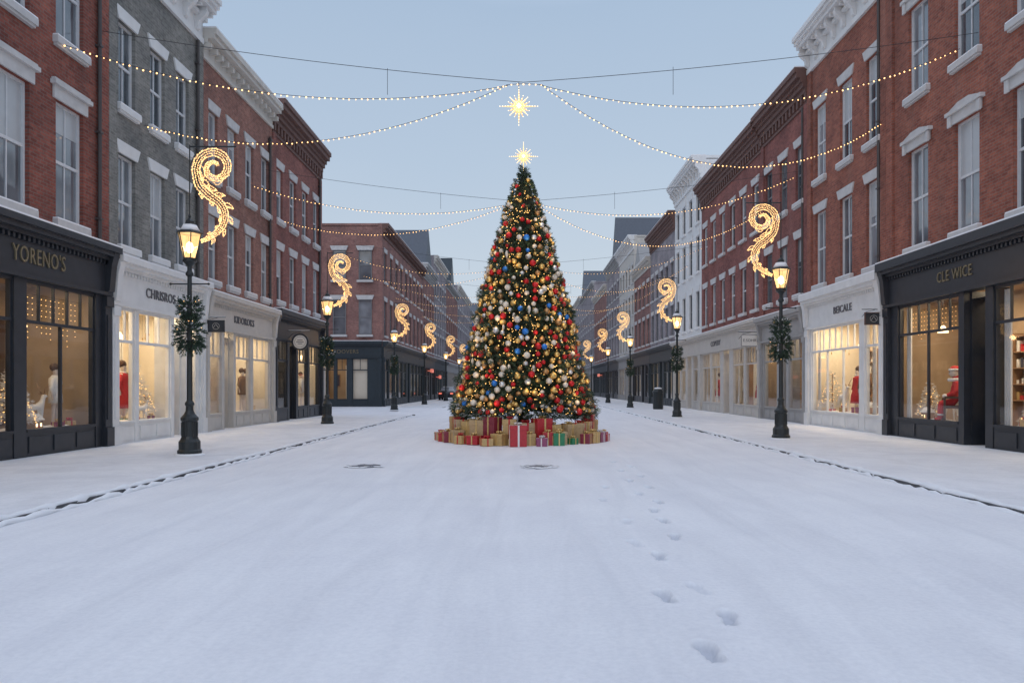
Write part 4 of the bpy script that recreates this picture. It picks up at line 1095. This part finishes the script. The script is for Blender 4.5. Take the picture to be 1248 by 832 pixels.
def seated(root,u,y,z,S):
    p=W2(root,u,y,z);rz=root.rotation_euler.z-.45
    ch=MB();ch.box(-.28,.28,-.22,.28,.36,.44);ch.box(-.28,.28,.25,.32,.44,1.15)
    for sx in (-1,1):
        ch.box(sx*.26-.03,sx*.26+.03,-.2,.3,.62,.67)
        for yy in (-.2,.25): ch.box(sx*.25-.025,sx*.25+.025,yy-.02,yy+.03,0,.62 if yy<0 else .36)
    obj('chair',(ch,M['dkwood']),None,p,rz,label='dark wooden armchair in lit shop window',cat='chair',group=DG,sc=S)
    J=[(0,.08,.52),(0,.1,.75),(0,.1,.98),(0,.08,1.1),(0,.06,1.2),(0,.06,1.28),(.11,-.02,.5),(.13,-.26,.5),(.14,-.28,.1),(.15,-.4,.05),(-.11,-.02,.5),(-.13,-.26,.5),(-.14,-.28,.1),(-.15,-.4,.05),(.2,.1,.98),(.27,.04,.76),(.16,-.14,.68),(-.2,.1,.98),(-.27,.04,.76),(-.16,-.14,.68)]
    E=[(0,1),(1,2),(2,3),(3,4),(4,5),(0,6),(6,7),(7,8),(8,9),(0,10),(10,11),(11,12),(12,13),(2,14),(14,15),(15,16),(2,17),(17,18),(18,19)]
    ra=[.17,.17,.15,.06,.1,.08,.11,.09,.06,.04,.11,.09,.06,.04,.08,.07,.045,.08,.07,.045]
    me=skin_body(J,E,ra,2);me.materials.append(M['cred'])
    o=obj('display_doll',me,None,p,rz,label='seated display doll in red coat with white trim',cat='doll',group=DG,sc=S)
    h=MB();h.ball((0,.04,1.27),.115,2);h.ball((0,-.075,1.26),.02,1);obj('head',(h,M['manq'],True),o)
    e=MB()
    for sx in (-1,1): e.ball((sx*.04,-.064,1.29),.012,1)
    obj('eyes',(e,M['cnavy'],True),o)
    t=MB();t.tube([(.13*math.cos(q),.05+.12*math.sin(q),1.10) for q in [i*2*pi/12 for i in range(12)]],.05,6,closed=True);obj('fur_collar',(t,M['cwhite'],True),o)
    t=MB();t.tube([(.12*math.cos(q),.05+.12*math.sin(q),1.36) for q in [i*2*pi/12 for i in range(12)]],.03,6,closed=True);obj('cap_trim',(t,M['cwhite'],True),o)
    c=MB();c.ball((0,.06,1.38),.12,2,sc=(1,1,.7));obj('cap',(c,M['cred'],True),o)
    for sx in (-1,1):
        t=MB();t.ball((sx*.15,-.17,.68),.055,1);t.ball((sx*.145,-.28,.2),.075,1,sc=(1,1,.5));obj('white_cuff',(t,M['cwhite'],True),o)
seated(rA,a(21.0),.5,zp,1.1)
fakesnow(rA,a(22.9),a(21.4),zp);fakesnow(rA,a(18.2),a(15.5),zp)
for Y in (22.2,21.5,20.4,20.0): dgift(rA,a(Y),.4,zp,.25)
reindeer(rA,a(17.3),.8,zp,.9,'cwhite');minitree(rA,a(18.0),.8,zp,1.0,True);mannequin(rA,a(16.6),.7,zp,'coat','cwhite','a white coat');dgift(rA,a(17.8),.4,zp,.25);mannequin(rA,a(14),.7,zp,'coat','cbrown','a brown coat')
hangstars(rA,a(18.2),a(15.6),.4,3.6)
b_=lambda Y:30.3-Y
mannequin(rB,b_(24.6),.6,zp,'coat','cwhite','a white coat',.95);mannequin(rB,b_(26.6),.6,zp,'coat','cbrown','a brown coat with white scarf',1,hat='cwhite');mannequin(rB,b_(27.4),.7,zp,'dress','cred','a red dress',.95);reindeer(rB,b_(28.6),.7,zp,1,'cwhite')
minitree(rB,b_(29.4),.6,zp,1.7,True);toyhouse(rB,b_(26.1),.6,zp,.7);fakesnow(rB,b_(29.7),b_(25.7),zp)
for Y in (24.3,26.9,28.0,29.0): dgift(rB,b_(Y),.42,zp,.28)
hangstars(rB,b_(29.5),b_(25.8),.35,3.5,7);pendant(rB,b_(27.7),1,3.1)
c_=lambda Y:36.2-Y
mannequin(rC,c_(31.6),.6,zp,'dress','cred','a red dress');mannequin(rC,c_(34.8),.6,zp,'coat','cwhite','a white coat')
for q in (38.4,41,44,46.5):
    mannequin(rD,48.5-q,.6,zp,*random.choice([('coat','cwhite','a white coat'),('dress','cred','a red dress'),('coat','cnavy','a navy coat')]))

# ------------------------------------------------------------------ distant street things
bn=MB();bn.lathe([(.34,0),(.36,.05),(.36,1.1),(.4,1.14),(.4,1.2),(.3,1.34),(.12,1.42)],14,rib=.06)
o=obj('litter_bin',(bn,M['iron']),None,(9.2,50.5,.06),label='dark cylindrical litter bin on snowy pavement',cat='litter bin')
q=MB();q.ball((0,0,1.42),.28,2,sc=(1,1,.25));obj('bin_snow',(q,M['cap'],True),o)
def car(loc,rz,label):
    root=obj('parked_car',None,None,loc,rz,label=label,cat='car')
    # side profile lies in y-z, extruded across the width
    b=MB();b.prism([(-2.2,.3),(-2.25,.7),(-2.1,.95),(-1.3,1.02),(-.6,1.1),(1.5,1.12),(2.15,1.0),(2.25,.65),(2.2,.3)],-.88,.88)
    me=b.mesh('body',M['carp'],True);bm=bmesh.new();bm.from_mesh(me);bmesh.ops.bevel(bm,geom=bm.edges[:],offset=.05,segments=2,affect='EDGES');bm.to_mesh(me);bm.free();obj('body',me,root)
    c=MB();c.v=[(-.80,-.75,1.05),(.80,-.75,1.05),(.8,1.75,1.08),(-.8,1.75,1.08),(-.62,-.1,1.5),(.62,-.1,1.5),(.62,1.15,1.5),(-.62,1.15,1.5)]
    c.f=[(4,5,6,7),(0,1,5,4),(1,2,6,5),(2,3,7,6),(3,0,4,7)];c.m=[0]*5;obj('windows',(c,M['pane']),root)
    s=MB();s.box(-.6,.6,-.08,1.13,1.503,1.56);obj('roof_snow',(s,M['cap']),root)
    for sx in (-1,1):
        for yy in (-1.4,1.4):
            t=MB();t.lathe([(.33,-.1),(.33,.1)],16);me=t.mesh('wheel',M['rub']);me.transform(Matrix.Rotation(pi/2,4,'Y'));obj('wheel',me,root,(sx*.8,yy,.33))
        l=MB();l.box(sx*.65-.16,sx*.65+.16,-2.27,-2.2,.68,.85);obj('tail_lamp',(l,M['tail']),root)
car((-8.8,86,.06),0,'dark car with snow on its roof parked along the kerb')
for (x,y,wd,hh,zz,s) in [(XL+.5,84,2,.4,3.2,0),(XL+.5,92,1.6,.4,2.6,0),(XR-.5,110,2,.4,3.1,1)]:
    m=MB();m.box(-.08,.08,-wd/2,wd/2,0,hh);m.box(-.5 if s==0 else .081,-.081 if s==0 else .5,-.03,.03,hh*.4,hh*.6)
    o=obj('lit_shop_sign',(m,M['redlit']),None,(x,y,zz),label='glowing red shop sign down the street',cat='shop sign',group='red lit signs')
print('objects',len(bpy.data.objects))
